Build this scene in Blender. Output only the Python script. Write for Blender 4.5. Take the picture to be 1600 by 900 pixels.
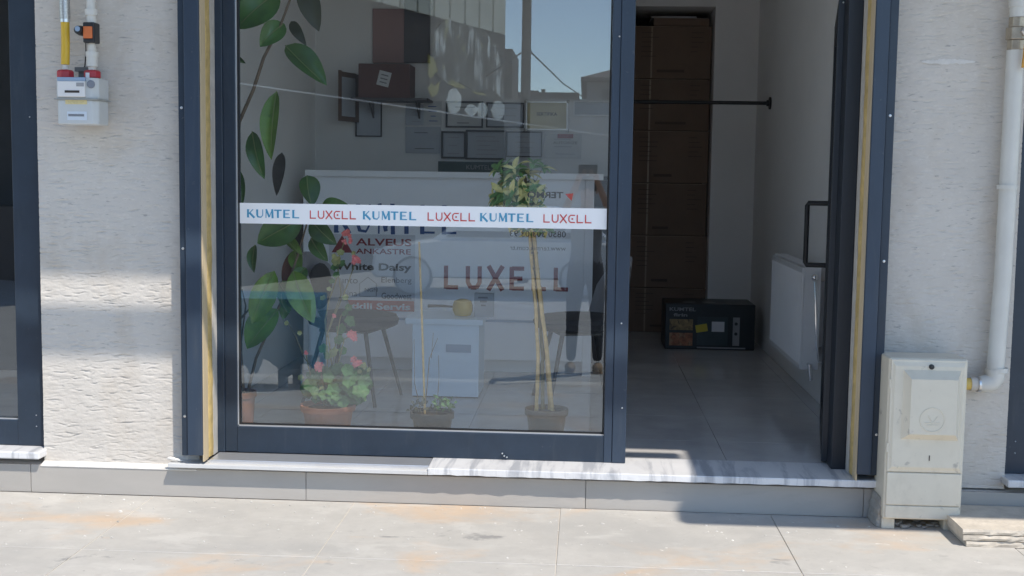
import bpy, bmesh, math, random
import numpy as np
from mathutils import Vector, Matrix, Quaternion
random.seed(7); rng = np.random.default_rng(11)
S = bpy.context.scene
COL = S.collection
for o in list(bpy.data.objects): bpy.data.objects.remove(o)
V = Vector
# ------------------------------------------------------------------ camera
F = 1880.0
YAW = math.atan(114/F)*.98; PITCH = math.atan(.092); ROLL = .0145
CAM = V((0, -5.08, 1.37))
fw = V((-math.sin(YAW)*math.cos(PITCH), math.cos(YAW)*math.cos(PITCH), -math.sin(PITCH)))
r0 = V((math.cos(YAW), math.sin(YAW), 0)); u0 = r0.cross(fw)
rt = r0*math.cos(ROLL)+u0*math.sin(ROLL); up = u0*math.cos(ROLL)-r0*math.sin(ROLL)
cd = bpy.data.cameras.new('camera'); cam = bpy.data.objects.new('camera', cd); COL.objects.link(cam)
m = Matrix((rt, up, -fw)).transposed().to_4x4(); m.translation = CAM
cam.matrix_world = m
cd.sensor_width = 36; cd.lens = F/1600*36; cd.clip_start = .05; cd.clip_end = 3000
S.camera = cam
def ray(px, py): return fw+rt*((px-800)/F)-up*((py-450)/F)
def W(px, py, Y):                 # the point of the plane y=Y seen at a photo pixel
    d = ray(px, py); return CAM+d*((Y-CAM.y)/d.y)
def WZ(px, py, Z):
    d = ray(px, py); return CAM+d*((Z-CAM.z)/d.z)
# ------------------------------------------------------------------ light
SUN = V((.8, -1, 2.0)).normalized()
w = bpy.data.worlds.new('World'); S.world = w; w.use_nodes = True
nt = w.node_tree; bg = nt.nodes['Background']
sky = nt.nodes.new('ShaderNodeTexSky'); sky.sky_type = 'NISHITA'; sky.sun_disc = False
sky.sun_elevation = math.asin(SUN.z); sky.sun_rotation = math.atan2(SUN.x, SUN.y)
sky.altitude = 2500; sky.air_density = 1.0; sky.dust_density = 0; sky.ozone_density = 3
tint = nt.nodes.new('ShaderNodeMix'); tint.data_type = 'RGBA'; tint.blend_type = 'MULTIPLY'; tint.inputs[0].default_value = 1; tint.inputs[7].default_value = (1.10, 1.0, .87, 1)   # daylight white balance
nt.links.new(sky.outputs[0], tint.inputs[6]); nt.links.new(tint.outputs[2], bg.inputs[0]); bg.inputs[1].default_value = .135
sl = bpy.data.lights.new('sun', 'SUN'); sl.energy = 2.0; sl.angle = math.radians(.7); sl.color = (1, .925, .82)
so = bpy.data.objects.new('sun', sl); COL.objects.link(so); so.location = (5, -8, 12)
so.rotation_euler = SUN.to_track_quat('Z', 'Y').to_euler()
S.view_settings.view_transform = 'Standard'; S.view_settings.look = 'None'
S.view_settings.exposure = 1.2; S.view_settings.gamma = 1
S.render.engine = 'CYCLES'
S.cycles.max_bounces = 18; S.cycles.diffuse_bounces = 12; S.cycles.glossy_bounces = 5
S.cycles.transparent_max_bounces = 16; S.cycles.use_denoising = True
S.cycles.caustics_reflective = False; S.cycles.caustics_refractive = False
# ------------------------------------------------------------------ materials
MATS = {}
def pmat(name, col, rough=.5, metal=0, var=.08, scale=6, bump=0, bscale=60, spec=.5, stretch=(1, 1, 1), objrand=0, stain=None, coat=0):
    if name in MATS: return MATS[name]
    M = bpy.data.materials.new(name); M.use_nodes = True; n = M.node_tree.nodes; L = M.node_tree.links
    b = n['Principled BSDF']; b.inputs['Roughness'].default_value = rough; b.inputs['Metallic'].default_value = metal
    b.inputs['Specular IOR Level'].default_value = spec; b.inputs['Coat Weight'].default_value = coat
    g = n.new('ShaderNodeNewGeometry'); mp = n.new('ShaderNodeMapping'); mp.inputs['Scale'].default_value = stretch
    L.new(g.outputs['Position'], mp.inputs[0])
    no = n.new('ShaderNodeTexNoise'); no.inputs['Scale'].default_value = scale; no.inputs['Detail'].default_value = 6; no.inputs['Roughness'].default_value = .65
    L.new(mp.outputs[0], no.inputs['Vector'])
    cr = n.new('ShaderNodeMapRange'); cr.inputs[1].default_value = .3; cr.inputs[2].default_value = .7
    cr.inputs[3].default_value = 1-var; cr.inputs[4].default_value = 1+var
    L.new(no.outputs['Fac'], cr.inputs[0])
    mx = n.new('ShaderNodeMix'); mx.data_type = 'RGBA'; mx.blend_type = 'MULTIPLY'; mx.inputs[0].default_value = 1
    mx.inputs[6].default_value = (*col, 1); L.new(cr.outputs[0], mx.inputs[7])
    out = mx.outputs[2]
    if objrand:
        oi = n.new('ShaderNodeObjectInfo'); r2 = n.new('ShaderNodeMapRange'); r2.inputs[3].default_value = 1-objrand; r2.inputs[4].default_value = 1+objrand
        L.new(oi.outputs['Random'], r2.inputs[0])
        m2 = n.new('ShaderNodeMix'); m2.data_type = 'RGBA'; m2.blend_type = 'MULTIPLY'; m2.inputs[0].default_value = 1
        L.new(out, m2.inputs[6]); L.new(r2.outputs[0], m2.inputs[7]); out = m2.outputs[2]
    for st in (stain or []):
        scol, sscale, lo, hi, amt, sst = st
        mp2 = n.new('ShaderNodeMapping'); mp2.inputs['Scale'].default_value = sst; mp2.inputs['Location'].default_value = (random.random()*9, random.random()*9, random.random()*9)
        L.new(g.outputs['Position'], mp2.inputs[0])
        s = n.new('ShaderNodeTexNoise'); s.inputs['Scale'].default_value = sscale; s.inputs['Detail'].default_value = 7; s.inputs['Roughness'].default_value = .62; s.inputs['Distortion'].default_value = .4
        L.new(mp2.outputs[0], s.inputs['Vector'])
        r3 = n.new('ShaderNodeMapRange'); r3.inputs[1].default_value = lo; r3.inputs[2].default_value = hi; r3.inputs[3].default_value = 0; r3.inputs[4].default_value = amt
        L.new(s.outputs['Fac'], r3.inputs[0])
        m3 = n.new('ShaderNodeMix'); m3.data_type = 'RGBA'; L.new(r3.outputs[0], m3.inputs[0]); L.new(out, m3.inputs[6]); m3.inputs[7].default_value = (*scol, 1); out = m3.outputs[2]
    L.new(out, b.inputs['Base Color'])
    if bump:
        nb = n.new('ShaderNodeTexNoise'); nb.inputs['Scale'].default_value = bscale; nb.inputs['Detail'].default_value = 5
        L.new(mp.outputs[0], nb.inputs['Vector'])
        bp = n.new('ShaderNodeBump'); bp.inputs['Strength'].default_value = bump; bp.inputs['Distance'].default_value = .004
        L.new(nb.outputs['Fac'], bp.inputs['Height']); L.new(bp.outputs[0], b.inputs['Normal'])
    MATS[name] = M; return M
def glass_mat(name, tint, base, dust):
    M = bpy.data.materials.new(name); M.use_nodes = True; n = M.node_tree.nodes; L = M.node_tree.links
    n.remove(n['Principled BSDF']); out = n['Material Output']
    tr = n.new('ShaderNodeBsdfTransparent'); tr.inputs[0].default_value = (*tint, 1)
    gl = n.new('ShaderNodeBsdfGlossy'); gl.inputs['Roughness'].default_value = 0; gl.inputs[0].default_value = (.88, .95, 1, 1)
    lw = n.new('ShaderNodeLayerWeight'); lw.inputs[0].default_value = .5
    pw = n.new('ShaderNodeMath'); pw.operation = 'POWER'; pw.inputs[1].default_value = 5; L.new(lw.outputs['Facing'], pw.inputs[0])
    ma = n.new('ShaderNodeMath'); ma.operation = 'MULTIPLY_ADD'; ma.inputs[1].default_value = 1-base; ma.inputs[2].default_value = base; L.new(pw.outputs[0], ma.inputs[0])
    mx = n.new('ShaderNodeMixShader'); L.new(ma.outputs[0], mx.inputs[0]); L.new(tr.outputs[0], mx.inputs[1]); L.new(gl.outputs[0], mx.inputs[2])
    df = n.new('ShaderNodeBsdfDiffuse'); df.inputs[0].default_value = (.62, .62, .6, 1)
    no = n.new('ShaderNodeTexNoise'); no.inputs['Scale'].default_value = 3; no.inputs['Detail'].default_value = 8
    g = n.new('ShaderNodeNewGeometry'); L.new(g.outputs['Position'], no.inputs['Vector'])
    mr = n.new('ShaderNodeMapRange'); mr.inputs[1].default_value = .35; mr.inputs[2].default_value = .75; mr.inputs[3].default_value = dust*.4; mr.inputs[4].default_value = dust*1.6
    L.new(no.outputs['Fac'], mr.inputs[0])
    m2 = n.new('ShaderNodeMixShader'); L.new(mr.outputs[0], m2.inputs[0]); L.new(mx.outputs[0], m2.inputs[1]); L.new(df.outputs[0], m2.inputs[2])
    L.new(m2.outputs[0], out.inputs[0]); MATS[name] = M; return M
GLASS = glass_mat('window_glass', (.975, .985, .985), .092, .003)
PGL = glass_mat('picture_glass', (.97, .97, .97), .04, .0)
PLASTER = pmat('textured_plaster', (.605, .567, .52), .92, var=.05, scale=3, bump=.25, bscale=140, spec=.2,
               stain=[((.40, .36, .30), 2.2, .55, .8, .35, (1, 1, .7)), ((.20, .20, .20), 52, .615, .67, .5, (.36, 1, 1.9)), ((.50, .43, .35), 5, .5, .75, .5, (1, 1, .6)), ((.74, .70, .64), 60, .55, .7, .4, (.6, 1, 1.4))])
FRAME = pmat('dark_blue_powder_coat', (.022, .036, .058), .38, var=.14, scale=7, spec=.45, stain=[((.10, .11, .12), 9, .56, .8, .3, (2, 1, .25)), ((.16, .16, .16), 60, .66, .72, .35, (1, 1, 1))])
GUIDE = pmat('blue_grey_guide_paint', (.03, .048, .078), .42, var=.14, scale=7, stretch=(1, 1, .3), spec=.45, stain=[((.11, .12, .13), 9, .56, .8, .3, (2, 1, .25)), ((.17, .17, .17), 60, .66, .72, .35, (1, 1, 1))])
DOORM = pmat('dark_door_coat', (.016, .021, .03), .4, var=.06, spec=.45)
GASK = pmat('black_rubber', (.012, .012, .013), .6)
FOAM = pmat('yellow_foam', (.56, .41, .17), .85, var=.25, scale=18, bump=.6, bscale=40)
CREAM = pmat('cream_board', (.62, .50, .33), .8, var=.12, scale=9, stretch=(1, 1, .2))
PALEB = pmat('pale_sealant', (.55, .52, .48), .8, var=.15, scale=14)
ALU = pmat('bright_aluminium', (.75, .76, .78), .32, metal=.75, var=.04)
STEEL = pmat('bare_steel', (.62, .62, .62), .3, metal=.9)
MARBLE = pmat('striped_white_marble', (.72, .72, .73), .35, var=.05, scale=4, stain=[((.27, .29, .33), 4.2, .49, .6, .6, (3.4, .35, .5)), ((.5, .5, .52), 9, .55, .7, .5, (2, .4, .4))])
SILLST = pmat('pale_sill_stone', (.6, .6, .6), .5, var=.08)
PLINTH = pmat('grey_plinth_tile', (.42, .395, .365), .6, var=.06, scale=5, stretch=(.5, 1, 1.6), objrand=.035, bump=.05, stain=[((.44, .42, .40), 5, .52, .75, .5, (.4, 1, 1.5)), ((.25, .24, .24), 7, .6, .78, .35, (.5, 1, 2))])
MORTAR = pmat('white_mortar', (.66, .64, .61), .95, var=.12, scale=20, bump=.5)
TILE = pmat('stone_look_paving_tile', (.49, .47, .435), .62, var=.07, scale=9, objrand=.03, bump=.12, bscale=45,
            stain=[((.62, .42, .25), 1.9, .535, .67, .58, (.75, 1.1, 1)), ((.40, .39, .37), 2.0, .50, .68, .6, (.8, 1.2, 1)), ((.60, .58, .54), 4.5, .55, .66, .5, (.7, 1.3, 1)), ((.41, .39, .365), 26, .55, .68, .35, (.9, 1.2, 1)), ((.18, .18, .185), 3.4, .645, .71, .6, (1.1, 1.4, 1)), ((.72, .69, .65), 24, .67, .705, .8, (.8, 1.1, 1)), ((.20, .19, .18), 55, .68, .71, .5, (1, 1, 1))])
GROUT = pmat('pale_grout', (.62, .58, .52), .95, var=.1, scale=12)
ASPH = pmat('sunbleached_road', (.42, .405, .38), .9, var=.1, scale=2, bump=.3)
KERB = pmat('concrete_kerb', (.4, .39, .37), .9, var=.1)
WALLW = pmat('dimmed_interior_paint', (.68, .665, .645), .75, var=.025, scale=2, spec=.3)  # back wall paint darkened, its dimmer light put into the colour
WALLL = pmat('lightened_interior_paint', (.86, .85, .83), .75, var=.03, scale=2, spec=.3)  # same paint lightened for the daylight on the wall near the window
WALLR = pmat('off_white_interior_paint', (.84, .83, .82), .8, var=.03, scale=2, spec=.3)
IFLOOR = pmat('grey_glossy_floor_tile', (.55, .54, .535), .12, var=.12, scale=2.5, objrand=.04, spec=.5, stain=[((.38, .38, .39), 2, .5, .75, .5, (1, 1, 1))])
IGROUT = pmat('floor_grout', (.40, .40, .40), .8)
CARD = pmat('brown_cardboard', (.215, .148, .11), .85, var=.07, scale=4, objrand=.07)
CARDD = pmat('dark_red_brown_carton', (.10, .043, .034), .8, var=.12)
CTAPE = pmat('brown_packing_tape', (.36, .27, .19), .35)
INK = pmat('dark_print', (.05, .04, .035), .8, var=.02)
INKG = pmat('grey_print', (.16, .16, .17), .8, var=.02)
INKF = pmat('faded_print', (.33, .33, .34), .8, var=.02)
RADW = pmat('white_radiator_enamel', (.76, .76, .77), .35, var=.02)
METER = pmat('meter_grey_paint', (.56, .58, .58), .45, var=.04, scale=12)
METERW = pmat('meter_white_label', (.74, .73, .72), .5, var=.03)
METERB = pmat('meter_blue_trim', (.28, .38, .52), .5)
REDC = pmat('red_cap', (.42, .03, .045), .45, var=.1)
YEL = pmat('yellow_pipe_paint', (.68, .43, .03), .4, var=.06)
ORNG = pmat('orange_plastic', (.65, .17, .05), .45)
BLKP = pmat('black_plastic', (.02, .02, .022), .45)
PIPEW = pmat('pale_grey_pipe_paint', (.62, .61, .57), .42, var=.05, scale=8)
BRAID = pmat('braided_steel_hose', (.45, .44, .42), .35, metal=.7, var=.3, scale=160)
BRASS = pmat('dull_brass', (.42, .36, .28), .4, metal=.6, var=.2, scale=30)
VALVO = pmat('orange_valve_sleeve', (.58, .30, .05), .5, var=.15, scale=30)
BOXM = pmat('cream_painted_box', (.70, .645, .535), .5, var=.05, scale=5, stain=[((.42, .38, .31), 9, .6, .8, .4, (1, 1, .6)), ((.26, .24, .22), 14, .62, .70, .55, (1, 1, 1)), ((.5, .45, .37), 3, .55, .75, .5, (1, 1, .8))])
CONC = pmat('rough_concrete', (.34, .325, .30), .95, var=.2, scale=18, bump=1, bscale=50)
SLABM = pmat('beige_stone_slab', (.56, .50, .42), .9, var=.14, scale=14, bump=.7, bscale=60, objrand=.05)
TAPE = pmat('white_vinyl_strip', (.93, .93, .94), .4, var=.01)
CYAN = pmat('cyan_print', (.07, .33, .52), .5, var=.02)
RED = pmat('red_print', (.62, .055, .05), .5, var=.02)
DRED = pmat('dark_red_letter_vinyl', (.24, .015, .022), .5, var=.03)
NAVY = pmat('navy_letter_vinyl', (.02, .075, .24), .5, var=.03)
DESK = pmat('white_desk_laminate', (.91, .92, .94), .4, var=.02)
DESKT = pmat('pale_desk_top', (.86, .87, .88), .35, var=.02)
CABW = pmat('pale_blue_white_laminate', (.66, .80, .92), .4, var=.02)
CABB = pmat('slot_blue_grey', (.25, .36, .50), .6)
TEAL = pmat('teal_blue_cloth', (.07, .22, .35), .8, var=.15, scale=9)
SEAT = pmat('charcoal_seat_cloth', (.032, .031, .035), .85, var=.1, scale=30, bump=.2, bscale=200)
SHELLG = pmat('grey_chair_shell', (.32, .31, .32), .5)
LEGB = pmat('black_leg_metal', (.012, .012, .013), .4)
TERRA = pmat('terracotta_plastic', (.50, .19, .11), .6, var=.07)
BROWNP = pmat('brown_plastic_pot', (.06, .05, .045), .5, var=.08)
SOIL = pmat('potting_soil', (.05, .035, .025), .95, var=.4, scale=40, bump=1)
LEAFD = pmat('dark_rubber_leaf', (.06, .15, .037), .3, var=.3, scale=12, objrand=.25, stain=[((.10, .17, .03), 9, .5, .75, .6, (1, 1, 1))])
LEAFB = pmat('bright_rubber_leaf', (.14, .26, .04), .32, var=.3, scale=14, objrand=.15, stain=[((.17, .26, .05), 10, .5, .7, .7, (1, 1, 1)), ((.03, .08, .02), 16, .58, .72, .7, (1, 1, 1))])
LEAFW = pmat('withered_leaf', (.03, .024, .018), .8, var=.4, scale=40)
LEAFO = pmat('olive_brown_leaf', (.045, .05, .025), .5, var=.3, scale=10)
GERL = pmat('geranium_leaf', (.055, .14, .035), .6, var=.35, scale=30, objrand=.2)
GERP = pmat('pale_geranium_leaf', (.32, .32, .12), .6, var=.3, scale=30)
PINK = pmat('pink_petal', (.72, .20, .20), .6, var=.2, scale=60)
STEM = pmat('green_brown_stem', (.20, .17, .08), .7, var=.2, scale=30)
STEMB = pmat('brown_stem', (.17, .125, .085), .8, var=.2, scale=25)
CANE = pmat('bamboo_cane', (.58, .40, .17), .5, var=.25, scale=22, stretch=(1, 1, 2))
SCHG = pmat('umbrella_leaf_green', (.11, .24, .06), .4, var=.3, scale=40, objrand=.2)
SCHY = pmat('umbrella_leaf_yellow', (.72, .63, .24), .42, var=.3, scale=40, objrand=.15)
PAPER = pmat('aged_paper', (.50, .50, .49), .8, var=.05)
PAPERB = pmat('bluish_paper', (.40, .42, .45), .8, var=.05)
GOLDP = pmat('gold_plaque', (.42, .36, .20), .45, metal=.2, var=.08)
SILV = pmat('silver_frame', (.62, .6, .56), .35, metal=.5)
FRM = pmat('black_picture_frame', (.025, .025, .028), .4)
WOODD = pmat('dark_wood', (.12, .065, .04), .6, var=.25, scale=14, stretch=(1, 1, .15))
PINKB = pmat('rose_brown_board', (.30, .18, .16), .7, var=.06)
GREEN = pmat('dark_green_sign', (.02, .055, .055), .5)
SHELFM = pmat('dark_shelf', (.06, .05, .05), .6)
YPAN = pmat('yellow_enamel', (.60, .40, .06), .35, var=.06)
HANDLE = pmat('dark_handle', (.07, .05, .04), .5)
CARTB = pmat('black_printed_carton', (.012, .017, .02), .4, var=.1)
FOOD1 = pmat('printed_food_photo_pale', (.32, .22, .10), .5, var=.6, scale=28, stain=[((.05, .03, .02), 22, .52, .62, .9, (1, 1, 1))])
FOOD2 = pmat('printed_food_photo_red', (.36, .14, .07), .5, var=.6, scale=32, stain=[((.42, .27, .16), 24, .52, .62, .9, (1, 1, 1))])
LAB = pmat('white_label', (.7, .7, .72), .6)
LABY = pmat('yellow_label', (.62, .50, .06), .6)
CHROME = pmat('chrome', (.75, .75, .76), .15, metal=1)
DARKB = pmat('dark_building_render', (.03, .032, .034), .9, var=.2, scale=2)
PALEP = pmat('pale_panel_render', (.62, .63, .52), .9, var=.12, scale=1.5)
GWALL = pmat('cream_garden_wall', (.80, .78, .74), .9, var=.05, scale=1)
ROOF = pmat('grey_brown_roof_tile', (.12, .09, .08), .8, var=.15)
HOUSE = pmat('grey_house_render', (.30, .29, .29), .9)
WIND = pmat('dark_window', (.02, .022, .025), .15)
POLEM = pmat('dark_wood_pole', (.06, .05, .045), .9, var=.2)
CARP = pmat('silver_car_paint', (.80, .81, .82), .25, metal=0, coat=.6)
CARG = pmat('dark_car_glass', (.02, .025, .03), .06)
TYRE = pmat('dusty_tyre_rubber', (.16, .155, .15), .85)
SKIN = pmat('skin', (.45, .27, .19), .6)
SHIRT = pmat('grey_shirt', (.22, .23, .25), .9)
TROU = pmat('dark_trousers', (.018, .02, .026), .9)
SHOE = pmat('tan_shoe', (.36, .24, .14), .7)
HAIRM = pmat('dark_hair', (.02, .015, .012), .6)
SLABC = pmat('painted_concrete', (.55, .54, .52), .9, var=.05)
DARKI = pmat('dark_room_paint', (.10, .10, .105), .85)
# ------------------------------------------------------------------ mesh builder
class MB:
    def __init__(s): s.v = []; s.f = []
    def add(s, vs, fs):
        n = len(s.v); s.v += [tuple(v) for v in vs]; s.f += [tuple(i+n for i in f) for f in fs]; return s
    def box(s, a, b):
        x0, y0, z0 = [min(p, q) for p, q in zip(a, b)]; x1, y1, z1 = [max(p, q) for p, q in zip(a, b)]
        return s.add([(x0, y0, z0), (x1, y0, z0), (x1, y1, z0), (x0, y1, z0), (x0, y0, z1), (x1, y0, z1), (x1, y1, z1), (x0, y1, z1)],
                     [(0, 3, 2, 1), (4, 5, 6, 7), (0, 1, 5, 4), (1, 2, 6, 5), (2, 3, 7, 6), (3, 0, 4, 7)])
    def obox(s, o, ax, ay, az):          # oriented box from corner and three edge vectors
        o, ax, ay, az = V(o), V(ax), V(ay), V(az)
        if ax.cross(ay).dot(az) < 0: ax, ay = ay, ax
        return s.add([o, o+ax, o+ax+ay, o+ay, o+az, o+ax+az, o+ax+ay+az, o+ay+az],
                     [(0, 3, 2, 1), (4, 5, 6, 7), (0, 1, 5, 4), (1, 2, 6, 5), (2, 3, 7, 6), (3, 0, 4, 7)])
    def tube(s, pts, rad, n=10, caps=True):
        pts = [V(p) for p in pts]; k = len(pts)
        if not hasattr(rad, '__len__'): rad = [rad]*k
        base = len(s.v); t0 = (pts[1]-pts[0]).normalized()
        a = t0.orthogonal().normalized()
        for i, p in enumerate(pts):
            t = (pts[min(i+1, k-1)]-pts[max(i-1, 0)]).normalized()
            a = (a-t*a.dot(t)).normalized(); b = t.cross(a)
            for j in range(n):
                q = 2*math.pi*j/n; s.v.append(tuple(p+(a*math.cos(q)+b*math.sin(q))*rad[i]))
        for i in range(k-1):
            for j in range(n):
                s.f.append((base+i*n+j, base+i*n+(j+1) % n, base+(i+1)*n+(j+1) % n, base+(i+1)*n+j))
        if caps: s.f.append(tuple(base+j for j in range(n))[::-1]); s.f.append(tuple(base+(k-1)*n+j for j in range(n)))
        return s
    def lathe(s, c, prof, n=24, axis='z'):
        c = V(c); base = len(s.v); k = len(prof)
        for r, h in prof:
            for j in range(n):
                q = 2*math.pi*j/n
                p = {'z': (r*math.cos(q), r*math.sin(q), h), 'y': (r*math.cos(q), h, -r*math.sin(q)), 'x': (h, r*math.cos(q), r*math.sin(q))}[axis]
                s.v.append(tuple(c+V(p)))
        for i in range(k-1):
            for j in range(n):
                s.f.append((base+i*n+j, base+i*n+(j+1) % n, base+(i+1)*n+(j+1) % n, base+(i+1)*n+j))
        if prof[0][0] > 1e-5: s.f.append(tuple(base+j for j in range(n))[::-1])
        if prof[-1][0] > 1e-5: s.f.append(tuple(base+(k-1)*n+j for j in range(n)))
        return s
    def prism(s, poly, d):               # polygon (3D points) swept by vector d
        poly = [V(p) for p in poly]; d = V(d); n = len(poly); b = len(s.v)
        s.v += [tuple(p) for p in poly]+[tuple(p+d) for p in poly]
        s.f.append(tuple(range(b, b+n))); s.f.append(tuple(range(b+2*n-1, b+n-1, -1)))
        for i in range(n): s.f.append((b+i, b+n+i, b+n+(i+1) % n, b+(i+1) % n))
        return s
    def ball(s, c, r, n=8, k=5, sq=(1, 1, 1)):
        prof = [(max(math.sin(math.pi*i/k), 1e-6)*r, -math.cos(math.pi*i/k)*r) for i in range(k+1)]
        b = len(s.v); s.lathe((0, 0, 0), prof, n)
        for i in range(b, len(s.v)):
            v = s.v[i]; s.v[i] = (c[0]+v[0]*sq[0], c[1]+v[1]*sq[1], c[2]+v[2]*sq[2])
        return s
ORG = {}
def link(o): COL.objects.link(o); return o
def mesh_of(name, mb, mat, off=(0, 0, 0), smooth=False):
    me = bpy.data.meshes.new(name); off = V(off)
    me.from_pydata([tuple(V(v)-off) for v in mb.v], [], mb.f)
    bm = bmesh.new(); bm.from_mesh(me); bmesh.ops.recalc_face_normals(bm, faces=bm.faces)
    bm.to_mesh(me); bm.free()
    me.materials.append(mat)
    if smooth:
        me.polygons.foreach_set('use_smooth', [True]*len(me.polygons))
        try: me.set_sharp_from_angle(angle=math.radians(42))
        except Exception: pass
    return me
def bev(o, wd, seg=2):
    b = o.modifiers.new('bevel', 'BEVEL'); b.width = wd; b.segments = seg; b.limit_method = 'ANGLE'; b.angle_limit = math.radians(35); b.harden_normals = False
def tag(o, label=None, cat=None, group=None, kind=None):
    if label: o['label'] = label
    if cat: o['category'] = cat
    if group: o['group'] = group
    if kind: o['kind'] = kind
    return o
def thing(name, loc, label, cat, group=None):
    o = link(bpy.data.objects.new(name, None)); o.empty_display_size = .05; o.location = loc; ORG[o.name] = V(loc)
    return tag(o, label, cat, group)
def part(name, mb, mat, parent=None, smooth=False, bevel=0, label=None, kind=None, loc=None):
    off = ORG[parent.name] if parent is not None else V(loc if loc is not None else (0, 0, 0))
    o = link(bpy.data.objects.new(name, mesh_of(name, mb, mat, off, smooth)))
    if parent is not None: o.parent = parent
    else: o.location = off
    ORG[o.name] = off
    if bevel: bev(o, bevel)
    return tag(o, label, None, None, kind)
def islands(mb):
    p = list(range(len(mb.v)))
    def fd(i):
        while p[i] != i: p[i] = p[p[i]]; i = p[i]
        return i
    for f in mb.f:
        a = fd(f[0])
        for k in f[1:]: p[fd(k)] = a
    g = {}
    for f in mb.f: g.setdefault(fd(f[0]), []).append(f)
    out = []
    for fs in g.values():
        q = MB(); mp = {}
        for f in fs:
            for k in f:
                if k not in mp: mp[k] = len(q.v); q.v.append(mb.v[k])
            q.f.append(tuple(mp[k] for k in f))
        out.append(q)
    return out
def parts(name, mb, mat, parent, **kw):
    for q in islands(mb): part(name, q, mat, parent, **kw)
def ringbox(mb, x0, x1, y0, y1, z0, z1, bar):
    o = [(x0, z0), (x1, z0), (x1, z1), (x0, z1)]; i = [(x0+bar, z0+bar), (x1-bar, z0+bar), (x1-bar, z1-bar), (x0+bar, z1-bar)]
    vs = [(a, y, b) for y in (y0, y1) for a, b in o+i]; fs = []
    for k in range(4):
        l = (k+1) % 4; fs += [(k, l, 4+l, 4+k), (8+k, 12+k, 12+l, 8+l), (k, 8+k, 8+l, l), (4+k, 4+l, 12+l, 12+k)]
    return mb.add(vs, fs)
def copy_tree(o, parent=None):
    c = o.copy(); link(c); c.parent = parent
    if o.name in ORG: ORG[c.name] = ORG[o.name]
    for ch in list(o.children): copy_tree(ch, c)
    return c
def font_mesh(mb, s, o, rx, ry, width, height, n=None, bold=0, depth=.0008, mirror=False):
    """text fitted into width x height with its lower left corner at o, along rx, up ry"""
    cu = bpy.data.curves.new('t', 'FONT'); cu.body = s; cu.size = 1; cu.offset = bold; cu.resolution_u = 3
    ob = bpy.data.objects.new('t', cu); link(ob); dg = bpy.context.evaluated_depsgraph_get()
    me = ob.evaluated_get(dg).to_mesh()
    vs = [v.co.copy() for v in me.vertices]; fs = [tuple(p.vertices) for p in me.polygons]
    ob.evaluated_get(dg).to_mesh_clear(); bpy.data.objects.remove(ob); bpy.data.curves.remove(cu)
    x0 = min(v.x for v in vs); x1 = max(v.x for v in vs); y0 = min(v.y for v in vs); y1 = max(v.y for v in vs)
    o, rx, ry = V(o), V(rx).normalized(), V(ry).normalized(); nn = rx.cross(ry)
    pts = []
    for v in vs:
        a = (v.x-x0)/(x1-x0); b = (v.y-y0)/(y1-y0)
        if mirror: a = 1-a
        pts.append(o+rx*a*width+ry*b*height+nn*depth)
    mb.add(pts, fs)
GLY = {
 'K': [(.12, 0, .12, 1, .24), (.2, .45, .72, 1, .1), (.3, .58, .86, 0, .24), (0, .03, .3, .03, .06), (0, .97, .3, .97, .06)],
 'M': [(.1, 0, .14, 1, .1), (.14, 1, .5, .1, .22), (.5, .1, .86, 1, .1), (.86, 1, .9, 0, .24)],
 'T': [(0, .93, .9, .93, .15), (.45, .88, .45, 0, .24)],
 'E': [(.12, 0, .12, 1, .24), (.2, .94, .78, .94, .12), (.2, .5, .66, .5, .11), (.2, .06, .82, .06, .12)],
 'L': [(.12, 0, .12, 1, .24), (.2, .06, .82, .06, .13), (0, .97, .3, .97, .06)],
 'U': [(.14, 1, .14, .3, .24), (.14, .3, .24, .09, .2), (.24, .09, .6, .06, .14), (.6, .06, .8, .3, .1), (.8, .3, .8, 1, .1)],
 'l': [(.08, 0, .08, 1, .15), (.1, .07, .85, .07, .15)],
 'u': [(.08, 1, .08, .3, .15), (.08, .3, .26, .08, .15), (.26, .08, .64, .08, .15), (.64, .08, .82, .3, .15), (.82, .3, .82, 1, .15)],
 'x': [(.02, 0, .86, 1, .16), (.02, 1, .86, 0, .16)],
 'e': [(.3, .93, .88, .93, .14), (.08, .72, .3, .93, .14), (.08, .28, .08, .72, .15), (.08, .28, .3, .07, .14), (.3, .07, .88, .07, .14), (.42, .5, .62, .5, .2)],
 'f': [(.08, 0, .08, 1, .16), (.1, .93, .85, .93, .15), (.1, .5, .75, .5, .15), (.1, .07, .85, .07, .15)],
}
def strokes(mb, s, o, rx, ry, width, height, nn, gap=.0, wt=1):
    o, rx, ry, nn = V(o), V(rx).normalized(), V(ry).normalized(), V(nn).normalized()
    cw = width/len(s); k = 0
    for i, ch in enumerate(s):
        lw = cw*(1-gap)*(.96)
        for (x0, y0, x1, y1, t) in GLY[ch]:
            k += 1
            a = V((x0*lw, y0*height)); b = V((x1*lw, y1*height)); d = (b-a).normalized(); p = V((-d.y, d.x))
            hw = t*min(lw, height)*.5*wt
            e = d*(hw*.35 if abs(d.x*d.y) > .02 else 0)
            c = [a-e+p*hw, a-e-p*hw, b+e-p*hw, b+e+p*hw]
            mb.add([o+rx*(i*cw+q.x)+ry*q.y+nn*(.0004+.00006*k) for q in c], [(0, 1, 2, 3)])
X3, Z3 = V((1, 0, 0)), V((0, 0, 1))
GZ = -.035                               # pavement level at the wall base
FZ = .134                                # threshold and shop floor level
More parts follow.
